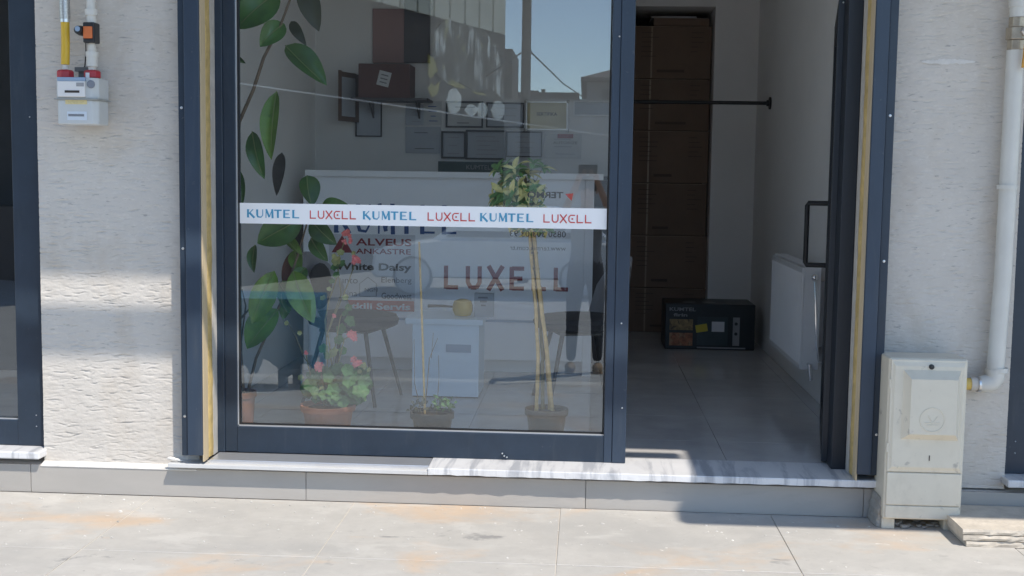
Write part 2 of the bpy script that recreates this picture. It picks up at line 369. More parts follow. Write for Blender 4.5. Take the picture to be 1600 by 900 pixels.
# ------------------------------------------------------------------ ground
YS = -1.6845; SLP = .10
def gz_at(y): return GZ if y > YS else (GZ-SLP*(YS-y) if y > -4.75 else GZ-.3065-.2135*(-4.75-y)/4.25)
def slope_sheet(y0, y1, d0, d1, x=14): return [(-x, y1, gz_at(y1)-d0), (x, y1, gz_at(y1)-d0), (x, y0, gz_at(y0)-d0), (-x, y0, gz_at(y0)-d0), (-x, y1, gz_at(y1)-d1), (x, y1, gz_at(y1)-d1), (x, y0, gz_at(y0)-d1), (-x, y0, gz_at(y0)-d1)]
BOXF = [(0, 1, 2, 3), (7, 6, 5, 4), (0, 4, 5, 1), (1, 5, 6, 2), (2, 6, 7, 3), (3, 7, 4, 0)]
mb = MB(); mb.box((-14, YS, GZ-.25), (14, 5.2, GZ-.026)); mb.add(slope_sheet(YS-.0005, -4.7495, .026, .25), BOXF); pav = part('pavement', mb, GROUT, kind='structure')
mb = MB(); mb.box((-14, YS, GZ-.0255), (14, -.02, GZ-.0035)); part('grout_bed', mb, GROUT, pav)
mb = MB(); mb.add(slope_sheet(YS-.0005, -4.749, .0035, .0255), BOXF); part('grout_bed', mb, GROUT, pav)
mb = MB(); mb.add([(-1500, -4.75, gz_at(-4.7499)-.004), (-1500, -9, GZ-.52), (1500, -9, GZ-.52), (1500, -4.75, gz_at(-4.7499)-.004)], [(0, 1, 2, 3)])
mb.add([(-1500, -9, GZ-.52), (-1500, -1500, GZ-.52), (1500, -1500, GZ-.52), (1500, -9, GZ-.52)], [(0, 1, 2, 3)]); part('road', mb, ASPH, kind='structure')
mb = MB(); mb.box((-1500, 9, -.9), (1500, 1500, -.6)); part('ground', mb, ASPH, kind='structure')
xj = [-.965+ .886*i for i in range(-4, 7)]          # joints seen at the wall base
tcache = {}
ys = [-.045, -.80]+[-.80-.8845*i for i in range(1, 5)]
for i in range(len(xj)-1):
    for j in range(len(ys)-1):
        ax, bx, ay, by = xj[i]+.0018, xj[i+1]-.0018, ys[j+1]+.0018, ys[j]-.0018
        by = min(by, -.045); ay = max(ay, -4.745)
        key = (round(bx-ax, 3), round(by-ay, 3))
        if key not in tcache:
            q = MB(); q.box((0, 0, -.022), (bx-ax, by-ay, 0)); tcache[key] = mesh_of('paving_tile', q, TILE)
        o = link(bpy.data.objects.new('paving_tile', tcache[key])); o.parent = pav
        o.location = (ax, ay, gz_at(ay)+random.uniform(-.0012, .0012)); o.rotation_euler = (random.uniform(-.0008, .0008)+(math.atan(SLP) if j >= 2 else 0), random.uniform(-.0008, .0008), 0)
        bev(o, .0015, 1)
q = MB()
for k in range(260):
    x = random.uniform(-2.6, 2.4); y = -.06-abs(random.gauss(0, .5)); r_ = random.uniform(.0015, .0048)*(1.6 if random.random() < .06 else 1)
    if y < -1.6: continue
    q.ball((x, y, gz_at(y)+r_*.3), r_, 5, 3, (random.uniform(.8, 1.6), 1, .7))
tag(part('pavement_grit', q, pmat('pale_grit', (.62, .60, .56), .95, var=.4, scale=9), kind='stuff'), 'scattered pale crumbs of mortar and grit on the paving', 'grit')
# ------------------------------------------------------------------ plaster walls (real relief)
def plaster(name, x0, x1, z0, z1, label, dx=.0031):
    nx = int((x1-x0)/dx)+1; nz = int((z1-z0)/dx)+1
    X = np.linspace(x0, x1, nx); Z = np.linspace(z0, z1, nz); H = np.zeros((nz, nx), np.float32)
    def smooth(n_x, n_z, amp):
        g = rng.normal(size=(n_z+3, n_x+3)); u = np.linspace(0, n_x, nx); t = np.linspace(0, n_z, nz)
        iu = u.astype(int); it = t.astype(int); fu = u-iu; ft = t-it
        fu = fu*fu*(3-2*fu); ft = ft*ft*(3-2*ft)
        a = g[np.ix_(it, iu)]*(1-fu)+g[np.ix_(it, iu+1)]*fu; b = g[np.ix_(it+1, iu)]*(1-fu)+g[np.ix_(it+1, iu+1)]*fu
        return amp*(a*(1-ft)[:, None]+b*ft[:, None])
    H += smooth(int((x1-x0)/.16)+1, int((z1-z0)/.10)+1, .0008)
    H += smooth(int((x1-x0)/.035)+1, int((z1-z0)/.012)+1, .00045)
    H += smooth(int((x1-x0)/.012)+1, int((z1-z0)/.006)+1, .00035)
    cx = rng.uniform(x0, x1, 4000)
    N = int((x1-x0)*(z1-z0)*1050)
    for k in range(N):
        c0 = rng.uniform(x0, x1); c1 = rng.uniform(z0, z1); ln = rng.gamma(1.8, .0105)+.005; hw = rng.uniform(.0012, .0027); dp = rng.uniform(.0008, .0044)*min(1, ln/.02)
        sl_ = rng.normal(0, .07)+.03; wob = rng.uniform(0, 6.28); wa = rng.uniform(.0005, .003)
        i0 = max(int((c0-ln-x0)/dx), 0); i1 = min(int((c0+ln-x0)/dx)+2, nx); j0 = max(int((c1-.016-z0)/dx), 0); j1 = min(int((c1+.016-z0)/dx)+2, nz)
        if i1 <= i0 or j1 <= j0: continue
        xx = X[i0:i1]-c0; zz = Z[j0:j1]-c1
        mid = sl_*xx+wa*np.sin(xx*90+wob); en = np.clip(1-(np.abs(xx)/ln)**3, 0, 1)
        d = (zz[:, None]-mid[None, :])/hw
        pr = -dp*np.exp(-d*d)+.18*dp*np.exp(-((d-2.0)/1.2)**2)
        H[j0:j1, i0:i1] += (pr*en[None, :]).astype(np.float32)
    P = np.zeros((nz, nx, 3), np.float32); P[..., 0] = X[None, :]; P[..., 1] = -H; P[..., 2] = Z[:, None]
    a = np.arange((nz-1)*nx).reshape(nz-1, nx)[:, :-1].ravel()
    Q = np.stack([a, a+1, a+nx+1, a+nx], 1)
    me = bpy.data.meshes.new(name); me.vertices.add(nz*nx); me.vertices.foreach_set('co', (P-np.array([x0, 0, z0], np.float32)).ravel())
    me.loops.add(Q.size); me.loops.foreach_set('vertex_index', Q.ravel().astype(np.int32))
    me.polygons.add(len(Q)); me.polygons.foreach_set('loop_start', np.arange(0, Q.size, 4, dtype=np.int32)); me.polygons.foreach_set('loop_total', np.full(len(Q), 4, np.int32))
    me.update(); me.validate(); me.polygons.foreach_set('use_smooth', np.ones(len(Q), bool)); me.materials.append(PLASTER)
    t = thing(name, (x0, 0, z0), label, 'wall')
    o = link(bpy.data.objects.new('plaster_face', me)); o.parent = t; ORG[o.name] = V((x0, 0, z0))
    q = MB(); q.box((x0+.002, .008, z0), (x1-.002, .24, z1)); part('masonry_core', q, PLASTER, t)
    return t
XL0, XL1 = -2.356, -1.66                 # left pier
XR0, XR1 = 1.215, 1.783                  # right pier
plaster('plaster_wall', XL0, XL1, .095, 3.12, 'pale rough plaster pier left of the shop window, carrying the gas meter')
plaster('plaster_wall', XR0, XR1, .095, 3.12, 'pale rough plaster pier right of the open door, behind the cream utility cabinet')
sm = thing('wall_overlay', (1.5, -.004, W(1480, 96, 0).z), 'thin white surface overlay on the plaster wall right of the door', 'overlay')
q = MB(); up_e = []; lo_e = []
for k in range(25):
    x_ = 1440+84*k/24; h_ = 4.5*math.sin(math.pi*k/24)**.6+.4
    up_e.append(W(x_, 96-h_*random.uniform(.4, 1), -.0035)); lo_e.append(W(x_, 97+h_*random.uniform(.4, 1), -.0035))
q.prism(up_e+lo_e[::-1], (0, .003, 0)); part('surface', q, MORTAR, sm)  # thin raised overlay in the pale mortar material
# mortar fillet at the foot of each pier
fil = thing('mortar_fillet', (XL0, 0, .1), 'narrow white mortar ledge along the foot of the left plaster wall', 'mortar')
q = MB(); q.prism([(XL0, .01, .098), (XL0, -.006, .098), (XL0, -.043, .086), (XL0, -.043, .08), (XL0, .01, .08)], (XL1-XL0, 0, 0)); part('ledge', q, MORTAR, fil, bevel=.003)
q = MB()
for (px, py, r) in ((266, 716, .011), (270, 717, .012), (276, 718, .009), (281, 719, .008)):
    p = W(px, py, -.06); q.ball(p, r, 7, 5, (1.3, .8, .7))
parts('mortar_lump', q, MORTAR, fil, smooth=True)
# ------------------------------------------------------------------ plinth of grey tiles
pl = thing('plinth', (0, -.04, GZ), 'low grey tiled plinth running under the shop window and walls', 'plinth')
pj = [-4.6, -3.4, W(48, 740, -.04).x, W(478, 760, -.04).x, W(915, 770, -.04).x, 1.195, 2.36, 3.5, 4.6]
for i in range(len(pj)-1):
    a, b = pj[i]+.0012, pj[i+1]-.0012
    q = MB(); q.box((a, -.04+random.uniform(-.0008, .0008), GZ), (b, -.022, .088 if i != 99 else .1)); part('plinth_tile', q, PLINTH, pl, bevel=.0012)
q = MB(); q.box((-4.6, -.021, GZ-.1), (4.6, .24, .086)); part('plinth_core', q, MORTAR, pl)
# ------------------------------------------------------------------ sill and threshold
xs0 = W(262, 730, -.085).x; xm = W(668, 735, -.085).x; xt1 = W(1371, 750, -.085).x
si = thing('window_sill', (xs0, -.085, FZ-.03), 'thin pale stone sill under the shop window carrying an aluminium track', 'sill')
q = MB(); q.box((xs0, -.085, FZ-.031), (xm-.001, .2, FZ-.013)); part('stone_slab', q, SILLST, si, bevel=.002)
q = MB(); q.box((W(330, 715, -.02).x, -.045, FZ-.0128), (xm-.0005, .098, FZ)); part('aluminium_track', q, ALU, si, bevel=.002)
q = MB(); q.box((W(330, 715, -.02).x, -.052, FZ-.0128), (xm-.0005, -.0452, FZ-.005)); parts('track_lip', q, ALU, si)
th = thing('marble_threshold', (xm, -.085, FZ-.03), 'white marble threshold with grey stripes under the open doorway', 'threshold')
# rough-edged slab
q = MB(); n = 60; xa, xb = xm+.001, xt1
tv = []
for i in range(n+1):
    x = xa+(xb-xa)*i/n; yy = -.085-random.uniform(0, .003); zz = FZ-.027-random.uniform(0, .003)
    tv += [(x, yy+.002, FZ), (x, yy, FZ-.004), (x, yy+random.uniform(-.001, .001), zz), (x, .21, FZ-.028), (x, .21, FZ)]
fs = []
for i in range(n):
    for j in range(5): fs.append((i*5+j, i*5+(j+1) % 5, (i+1)*5+(j+1) % 5, (i+1)*5+j))
fs += [(0, 1, 2, 3, 4), tuple(n*5+j for j in (4, 3, 2, 1, 0))]
q.add(tv, fs); part('marble_slab', q, MARBLE, th)
# ------------------------------------------------------------------ roller shutter guides
def guide(x_out, x_lip, x_in, label, side):
    t = thing('shutter_guide', ((x_out+x_in)/2, -.1, FZ), label, 'shutter guide', 'roller shutter guides beside the shopfront')
    q = MB(); q.box((x_lip, -.1, FZ+.028), (x_in, .02, 2.93)); part('guide_channel', q, GUIDE, t, bevel=.003)
    q = MB(); q.box((x_out, -.088, FZ+.024), (x_lip-.0015*side, .004, 2.93)); part('guide_flange', q, FRAME, t, bevel=.003)
    q = MB()
    for z in (.33, 1.05, 1.64, 2.3): q.lathe(((x_out+x_lip)/2, -.0885, z), [(.006, 0), (.0055, -.002), (.001, -.003)], 10, 'y')
    parts('screw_head', q, STEEL, t, smooth=True)
    return t
guide(-1.708, -1.679, -1.614, 'dark blue shutter guide standing left of the shop window', 1)
guide(1.243, 1.206, 1.150, 'dark blue shutter guide standing right of the open door', -1)
def reveal(xg, s, label):
    t = thing('foam_seal', (xg, 0, FZ), label, 'foam seal', 'foam filled gaps beside the shopfront frame')
    q = MB(); q.box((xg, -.088, FZ), (xg+s*.006, -.028, 2.9)); part('backing_board', q, CREAM, t)
    q = MB(); k = 50
    pts = []; fs = []
    for i in range(k+1):
        z = FZ+.004+(2.88-FZ)*i/k; b = .008+random.uniform(-.002, .003); e = random.uniform(-.004, .004)
        pts += [(xg-s*.004, -.028, z), (xg+s*b*.7, -.020+e, z), (xg+s*b, .008, z), (xg+s*b*.7, .036+e, z), (xg-s*.004, .042, z)]
    for i in range(k):
        for j in range(4): fs.append((i*5+j, i*5+j+1, (i+1)*5+j+1, (i+1)*5+j))
    q.add(pts, fs); part('foam_bead', q, FOAM, t, smooth=True)
    q = MB(); q.box((xg-s*.002, .042, FZ), (xg+s*.007, .099, 2.9)); part('sealant_strip', q, PALEB, t)
reveal(-1.616, 1, 'yellow foam strip between the left shutter guide and the window frame')
reveal(1.152, -1, 'yellow foam strip between the door frame and the right shutter guide')
# ------------------------------------------------------------------ shop window
X0, XG0, XG1, X1 = -1.639, -1.522, .103, .198
ZG0, ZT, ZG1 = .2505, 3.0, 2.92
win = thing('shop_window', (-.72, .1, FZ), 'large shop window in a dark blue frame with a white lettered strip', 'window')
q = MB(); q.box((X0, .1, FZ), (X0+.062, .19, ZT)); q.box((X0+.0615, .107, FZ+.001), (XG0, .188, ZT-.001)); part('left_stile'.replace('left_', 'frame_'), q, FRAME, win, bevel=.003)
q = MB(); q.box((XG0, .103, FZ), (XG1, .19, ZG0)); part('bottom_rail', q, FRAME, win, bevel=.003)
q = MB(); q.box((XG0, .103, ZG1), (XG1, .19, ZT)); part('top_rail', q, FRAME, win, bevel=.003)
q = MB(); q.box((XG1, .1, FZ), (XG1+.036, .19, ZT)); q.box((XG1+.0365, .095, FZ+.001), (X1, .192, ZT-.001)); part('mullion', q, GUIDE, win, bevel=.003)
q = MB(); q.box((XG0+.001, .115, ZG0), (XG1-.001, .121, ZG0+.006)); q.box((XG0, .115, ZG0), (XG0+.005, .121, ZG1)); parts('glazing_bead', q, ALU, win)
q = MB(); q.box((XG0+.0005, .126, ZG0+.0005), (XG1-.0005, .13, ZG1-.0005)); pane = part('glass_pane', q, GLASS, win)
q = MB()
for (px, py) in ((788, 712), (785, 708), (792, 714), (972, 637), (971, 505), (968, 57)):
    p = W(px, py, .1); q.lathe((p.x, .0925, p.z), [(.004, .006), (.0035, .0), (.001, -.001)], 8, 'y')
parts('rivet', q, STEEL, win)
q = MB(); ringbox(q, XG0+.0055, XG1-.001, .1215, .1258, ZG0+.0065, ZG1-.001, .007); part('rubber_gasket', q, GASK, win)
# lettered strip on the pane
q = MB(); q.box((-1.536, .1225, 1.152), (.1015, .1255, 1.2415)); strip = part('lettered_strip', q, TAPE, win)
cy, rd = MB(), MB()
for (a, b, s_) in ((386, 471, 'KUMTEL'), (567, 654, 'KUMTEL'), (750, 837, 'KUMTEL')):
    p0 = W(a, 342, .122); p1 = W(b, 342, .122); strokes(cy, s_, (p0.x, .1222, 1.178), X3, Z3, p1.x-p0.x, .036, (0, -1, 0), .04)
for (a, b, s_) in ((484, 559, 'luxell'), (668, 745, 'luxell'), (849, 927, 'luxell')):
    p0 = W(a, 342, .122); p1 = W(b, 342, .122); strokes(rd, s_, (p0.x, .1222, 1.177), X3, Z3, p1.x-p0.x, .036, (0, -1, 0), .04)
part('cyan_lettering', cy, CYAN, win, kind='stuff'); part('red_lettering', rd, RED, win, kind='stuff')
# reversed lettering stuck on the inner face of the pane
def win_text(mb, s_, a, b, top, bot, bold=0):
    p0 = W(a, top, .132); p1 = W(b, bot, .132); font_mesh(mb, s_, (p0.x, .1312, p1.z), X3, Z3, p1.x-p0.x, p0.z-p1.z, bold=bold, mirror=True)
q = MB(); win_text(q, 'TERMO', 824, 880, 299, 310, .03); win_text(q, '0850 303 03 93', 797, 884, 360, 371); win_text(q, 'www.termik.com.tr', 797, 884, 383, 392); part('reversed_lettering', q, INK, win, kind='stuff')
q = MB(); a = [W(883, 303, .132), W(896, 302, .132), W(893, 314, .132)]; q.prism([(p.x, .1305, p.z) for p in a], (0, .0006, 0)); part('red_mark', q, RED, win)
# header above window and door (out of frame)
hd = thing('shopfront_header', (-.2, .1, 2.62), 'dark blue shutter box above the shop window and door', 'shutter box')
q = MB(); q.box((-1.66, -.02, 3.005), (1.22, .24, 3.115)); part('shutter_box', q, FRAME, hd, bevel=.004)
# ------------------------------------------------------------------ door opening and open glass door
fr = thing('door_frame', (1.14, .1, FZ), 'dark frame post of the doorway beside the right foam strip', 'door frame')
q = MB(); q.box((1.083, .1, FZ), (1.1445, .19, 3.0)); part('jamb', q, DOORM, fr, bevel=.003)
q = MB(); q.box((.2, .1, 2.2), (1.0825, .19, 2.28)); part('transom', q, DOORM, fr, bevel=.003)
q = MB(); q.box((.2, .13, 2.281), (1.0825, .134, 2.999)); part('added_light_pane', q, GLASS, fr)  # unseen pane added over the door to let more light into the shop
A0 = V((1.060, .20, 0)); A1 = V((1.229, 1.12, 0)); dv = (A1-A0); LN = dv.length; dv.normalize(); nv = V((dv.y, -dv.x, 0)); TH = .062
dz0, dz1 = FZ+.012, 2.143
door = thing('glass_door', (A0.x, A0.y, dz0), 'dark framed glass door standing open into the shop', 'door')
def dbox(mb, s0, s1, z0, z1, t0=0, t1=TH): return mb.obox(A0+dv*s0+nv*t0+V((0, 0, z0)), dv*(s1-s0), nv*(t1-t0), V((0, 0, z1-z0)))
q = MB(); dbox(q, 0, .11, dz0, dz1); part('hinge_stile', q, DOORM, door, bevel=.003)
q = MB(); dbox(q, LN-.11, LN, dz0, dz1); part('lock_stile', q, DOORM, door, bevel=.003)
q = MB(); dbox(q, .1105, LN-.1105, dz0, dz0+.115); part('bottom_rail', q, DOORM, door, bevel=.003)
q = MB(); dbox(q, .1105, LN-.1105, dz1-.11, dz1); part('top_rail', q, DOORM, door, bevel=.003)
q = MB(); dbox(q, .111, LN-.111, dz0+.1155, dz1-.1105, .026, .032); part('door_pane', q, GLASS, door)
q = MB(); dbox(q, .014, .02, dz0+.01, dz1-.01, -.001, 0); dbox(q, .095, .1, dz0+.01, dz1-.01, -.001, 0); parts('edge_groove', q, GASK, door)
q = MB()
hp = A0+dv*(LN-.06)
q.tube([hp+V((0, 0, 1.262)), hp-nv*.095+V((0, 0, 1.262)), hp-nv*.1+V((0, 0, 1.25)), hp-nv*.1+V((0, 0, .962)), hp-nv*.095+V((0, 0, .95)), hp+V((0, 0, .95))], .0125, 10); part('pull_handle', q, BLKP, door, smooth=True)
q = MB()
for (t, z) in ((.02, 2.13), (.045, 2.13), (.045, 2.02), (.035, 1.997), (.042, 1.98), (.043, .36), (.034, .346), (.043, .33)):
    c = A0+nv*t-dv*.0005; q.ball((c.x, c.y, z), .0042, 7, 4)
parts('hinge_screw', q, STEEL, door, smooth=True)
# ------------------------------------------------------------------ neighbouring shopfronts
def neighbour(xf, s, label, slab_label, glab):
    t = thing('neighbour_window', (xf, .06, .15), label, 'window')
    st, zr = .135, .265
    z0 = .152
    q = MB(); q.box((xf, .04, z0), (xf-s*st, .14, 2.7)); part('frame_stile', q, FRAME, t, bevel=.003)
    q = MB(); q.box((xf-s*(st+.0005), .043, z0), (xf-s*1.9, .14, zr)); part('bottom_rail', q, FRAME, t, bevel=.003)
    q = MB(); q.box((xf-s*(st+.0005), .043, 2.6), (xf-s*1.9, .14, 2.7)); part('top_rail', q, FRAME, t, bevel=.003)
    q = MB(); q.box((xf-s*(st+.002), .056, zr), (xf-s*1.895, .062, zr+.006)); parts('glazing_bead', q, ALU, t)
    q = MB(); q.box((xf-s*(st+.001), .07, zr), (xf-s*1.895, .074, 2.6)); part('glass_pane', q, GLASS, t)
    q = MB()
    for z in (.29, .24, 1.6): q.ball((xf-s*.05, .04, z), .0035, 7, 4)
    parts('screw_head', q, STEEL, t)
    t2 = thing('marble_sill', (xf-s*.9, -.06, .12), slab_label, 'sill')
    q = MB(); q.box((xf-s*.0-(-s)*.012, -.075, .118), (xf-s*2.0, .15, .1505)); part('slab', q, MARBLE, t2, bevel=.006)
    # plain dark room behind
    t3 = thing('neighbour_room', (xf-s*1.2, 1.5, 0), glab, 'room')
    a, b = (xf-s*.02), (xf-s*2.3)
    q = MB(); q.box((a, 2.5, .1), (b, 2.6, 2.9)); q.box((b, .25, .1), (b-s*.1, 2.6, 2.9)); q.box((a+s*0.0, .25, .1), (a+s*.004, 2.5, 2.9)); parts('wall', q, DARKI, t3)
    q = MB(); q.box((a, .152, .05), (b, 2.5, .15)); part('floor', q, IFLOOR, t3)
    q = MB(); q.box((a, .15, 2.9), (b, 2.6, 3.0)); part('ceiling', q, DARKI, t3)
    q = MB(); q.box((xf-s*1.0, 2.0, .15), (xf-s*1.9, 2.4, 1.15)); part('dark_counter', q, SHELFM, t3)
neighbour(XL0-.001, 1, 'dark blue framed shop window at the left edge, beyond the plaster pier', 'striped marble sill under the window at the left edge', 'dim neighbouring room behind the left edge window')
neighbour(XR1+.001, -1, 'dark blue shopfront frame at the right edge, beyond the white pipe', 'chipped marble sill under the frame at the right edge', 'dim neighbouring room behind the right edge frame')
# ------------------------------------------------------------------ building above: balcony, shadow-casting bar, door canopy
bal = thing('balcony', (0, 0, 3.12), 'concrete balcony slab of the upper storey over the shopfront', 'balcony')
q = MB(); q.box((-6, -1.102, 3.12), (6, .3, 3.3)); part('slab', q, SLABC, bal)
q = MB(); q.box((-6, -1.06, 3.3), (6, -.98, 4.2)); part('parapet', q, SLABC, bal)
q = MB(); q.box((-6, -1.283, 3.12), (1.65, -1.186, 3.17)); part('shadow_bar', q, ALU, bal, bevel=.01)  # unseen bar added to cast the shadow band on the wall
q = MB(); q.box((-6, .3, 3.0), (6, .5, 7)); parts('upper_wall', q, SLABC, bal)
q = MB(); q.box((-4.9, .0, 2.7), (XL0-.002, .24, 3.118)); q.box((XR1+.002, .0, 2.7), (4.9, .24, 3.118)); parts('lintel', q, PLASTER, bal)
cano = thing('door_canopy', (3, -1.5, 3.12), 'flat canopy projecting over the open doorway', 'canopy')
q = MB(); q.box((1.70, -1.80, 3.115), (6, -1.106, 3.19)); part('canopy_deck', q, SLABC, cano)
# ------------------------------------------------------------------ interior room
XWL, XWR, YB, YE = -1.915, 1.33, 3.4, 4.55
XP = .245
CE = 3.05
room = thing('interior_wall', (-.8, YB, FZ), 'pale back wall hung with frames behind the reception desk', 'wall')
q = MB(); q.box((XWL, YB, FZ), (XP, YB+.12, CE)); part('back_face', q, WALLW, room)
q = MB(); q.box((XP-.1, YB+.1205, FZ), (XP, YE+.7, CE)); part('partition', q, WALLR, room)
lw = thing('interior_wall', (XWL, 1.8, FZ), 'pale left side wall of the shop behind the rubber plant', 'wall')
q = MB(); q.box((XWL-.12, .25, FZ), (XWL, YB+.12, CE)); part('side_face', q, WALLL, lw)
rw = thing('interior_wall', (XWR, 2.3, FZ), 'grey white right side wall of the shop carrying the radiator', 'wall')
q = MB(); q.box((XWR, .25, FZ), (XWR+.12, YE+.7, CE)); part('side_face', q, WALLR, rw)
q = MB(); q.box((1.146, .19, FZ), (XWR+.05, .2495, CE)); part('return_face', q, WALLR, rw)
ew = thing('interior_wall', (1.2, YE, FZ), 'narrow pale end wall beside the recess of stacked cartons', 'wall')
xa0 = W(1113, 200, YE).x; za = W(1050, 10, YE).z
q = MB(); q.box((xa0, YE, FZ), (XWR, YE+.7, CE)); part('pier_face', q, WALLR, ew)
q = MB(); q.box((XP, YE, za), (xa0-.001, YE+.7, CE)); part('recess_head', q, WALLR, ew)
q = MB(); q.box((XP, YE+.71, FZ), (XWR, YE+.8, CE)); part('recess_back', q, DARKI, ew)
lwp = thing('interior_wall', (-1.78, .22, FZ), 'inner return wall beside the left end of the window', 'wall')
q = MB(); q.box((XWL-.1, .242, FZ), (-1.645, .30, CE)); part('return_face', q, WALLW, lwp)
q = MB(); q.box((XWL-.3, .245, CE), (XWR+.3, YE+.9, CE+.06)); part('ceiling', q, WALLL, kind='structure')
q = MB(); q.box((XWL-.2, .2105, FZ-.06), (XWR+.2, YE+.75, FZ-.010)); flo = part('floor', q, IGROUT, kind='structure')
fc = {}
fx = [XWL+.002]+[-1.75+.6*i for i in range(6)]+[XWR-.002]; fy = [.212]+[.60+.6*i for i in range(8)]+[YE+.7]
for i in range(len(fx)-1):
    for j in range(len(fy)-1):
        if fx[i+1] < XP and fy[j] > YB: continue
        a, b, c, d = fx[i]+.001, fx[i+1]-.001, fy[j]+.001, fy[j+1]-.001
        k = (round(b-a, 3), round(d-c, 3))
        if k not in fc:
            q = MB(); q.box((0, 0, -.01), (k[0], k[1], 0)); fc[k] = mesh_of('floor_tile', q, IFLOOR)
        o = link(bpy.data.objects.new('floor_tile', fc[k])); o.parent = flo; o.location = (a, c, FZ-.0005+random.uniform(-.0004, .0002))
# ------------------------------------------------------------------ reception desk
DY = 2.40
d0 = W(482, 420, DY).x; d1 = W(926, 420, DY).x; dt = 1.398
desk = thing('reception_desk', ((d0+d1)/2, DY, FZ), 'tall white reception desk with brand lettering on its front', 'desk')
q = MB(); q.box((d0-.01, DY-.05, dt-.038), (W(943, 272, DY).x, DY+.45, dt)); part('top', q, DESKT, desk, bevel=.003)
q = MB(); q.box((d0, DY, FZ+.09), (d1-.055, DY+.03, dt-.0385)); part('front_panel', q, DESK, desk, bevel=.002)
q = MB(); q.box((d1-.0545, DY-.012, FZ), (d1, DY+.42, dt-.0385)); part('end_panel', q, DESK, desk, bevel=.002)
q = MB(); q.box((d0-.03, DY-.012, FZ), (d0-.0005, DY+.42, dt-.0385)); part('end_panel', q, DESK, desk, bevel=.002)
q = MB(); q.box((d0, DY+.1, FZ), (d1-.055, DY+.12, FZ+.089)); part('toe_board', q, DESKT, desk)
q = MB(); q.box((d0+.001, DY-.003, FZ+.33), (d1-.056, DY-.0005, FZ+.345)); part('front_groove', q, CABB, desk)
def drect(a, b, top, bot, y=DY): p0 = W(a, top, y); p1 = W(b, bot, y); return p0.x, p1.x, p0.z, p1.z
q = MB(); x0, x1, zt, zb = drect(695, 893, 415, 455); ww = (x1-x0+.03)/6
for k, ch_ in enumerate('luxfll'):
    q = MB(); strokes(q, ch_, (x0+ww*k, DY-.001, zb), X3, Z3, ww, zt-zb, (0, -1, 0), .24, 1.75); part('dark_red_letter', q, DRED, desk)
q = MB(); x0, x1, zt, zb = drect(522, 724, 318, 367); ww = (x1-x0)/6
for k, ch_ in enumerate('KUMTEL'):
    q = MB(); strokes(q, ch_, (x0+ww*k, DY-.001, zb), X3, Z3, ww, zt-zb, (0, -1, 0), .14); part('navy_letter', q, NAVY, desk)
# brand sheet stuck to the desk front
pos = thing('brand_poster', (W(580, 430, DY).x, DY-.004, 1.0), 'white poster of brand names with a red bottom band on the desk front', 'poster')
x0, x1, zt, zb = drect(514, 648, 365, 487, DY-.004); q = MB(); q.box((x0, DY-.006, zb), (x1, DY-.0012, zt)); part('sheet', q, pmat('poster_white', (.66, .67, .70), .5, var=.02), pos)
def prect(a, b, top, bot): return drect(a, b, top, bot, DY-.006)
def ptext(mb, s_, a, b, top, bot, bold=0):
    x0, x1, zt, zb = prect(a, b, top, bot); font_mesh(mb, s_, (x0, DY-.0064, zb), X3, Z3, x1-x0, zt-zb, bold=bold)
x0, x1, zt, zb = prect(515, 647, 468, 487); q = MB(); q.box((x0, DY-.0065, zb), (x1, DY-.0061, zt)); part('red_band', q, pmat('faded_red_band', (.42, .06, .06), .5), pos)
x0, x1, zt, zb = prect(518, 551, 367, 395); q = MB(); q.prism([(x0, DY-.0062, zb), (x1, DY-.0062, zb), ((x0+x1)/2, DY-.0062, zt)], (0, .0004, 0)); part('triangle_emblem', q, DRED, pos)
q = MB(); ptext(q, 'ALVEUS', 556, 643, 372, 385, .02); part('dark_red_lettering', q, DRED, pos); q = MB(); ptext(q, 'ANKASTRE', 556, 642, 388, 398, .015); parts_text = part('dark_red_lettering', q, DRED, pos, kind='stuff')
q = MB(); ptext(q, 'White Daisy', 524, 643, 410, 427, .03); part('black_lettering', q, INK, pos)
q = MB(); ptext(q, 'Punto', 523, 559, 432, 443); ptext(q, 'Elenberg', 596, 643, 433, 445); ptext(q, 'Robina', 520, 558, 453, 463); ptext(q, 'Goodwest', 596, 643, 457, 468, .02); ptext(q, 'NGN', 570, 590, 450, 456); part('grey_lettering', q, INKG, pos, kind='stuff')
q = MB(); ptext(q, 'Yetkili Servis', 524, 641, 472, 485, .03); part('white_lettering', q, LAB, pos, kind='stuff')
hx = [prect(a, b, c, c) for a, b, c in ()]
q = MB(); pts = [W(a, b, DY-.0065) for a, b in ((562, 463), (562, 443), (575, 433), (588, 443), (588, 463), (562, 463))]; q.tube([(p.x, DY-.0068, p.z) for p in pts], .003, 4); part('house_outline', q, INKF, pos)
# ------------------------------------------------------------------ low cabinet and things on it
LY = 1.55
c0 = W(644, 560, LY); c1 = W(748, 560, LY); ctop = W(700, 498, LY).z
cab = thing('low_cabinet', ((c0.x+c1.x)/2, LY, FZ), 'low pale blue cabinet with a dark slot standing before the desk', 'cabinet')
q = MB(); q.box((c0.x, LY, FZ+.006), (c1.x, LY+.38, ctop-.032)); part('carcass', q, CABW, cab, bevel=.003)
q = MB(); q.box((W(634, 500, LY).x, LY-.025, ctop-.0315), (W(755, 500, LY).x, LY+.41, ctop)); part('top', q, CABW, cab, bevel=.003)
q = MB(); x0, x1, zt, zb = drect(697, 736, 538, 551, LY); q.box((x0, LY-.004, zb), (x1, LY+.001, zt)); part('slot', q, CABB, cab)
q = MB(); q.box((c0.x+.004, LY+.01, FZ), (c1.x-.004, LY+.36, FZ+.0055)); part('base', q, GASK, cab)
PY = LY+.16
pc = W(723, 477, PY); rr = .052
pan = thing('yellow_pan', (pc.x, PY, ctop), 'yellow enamel pan with a long dark handle on the low cabinet', 'pan')
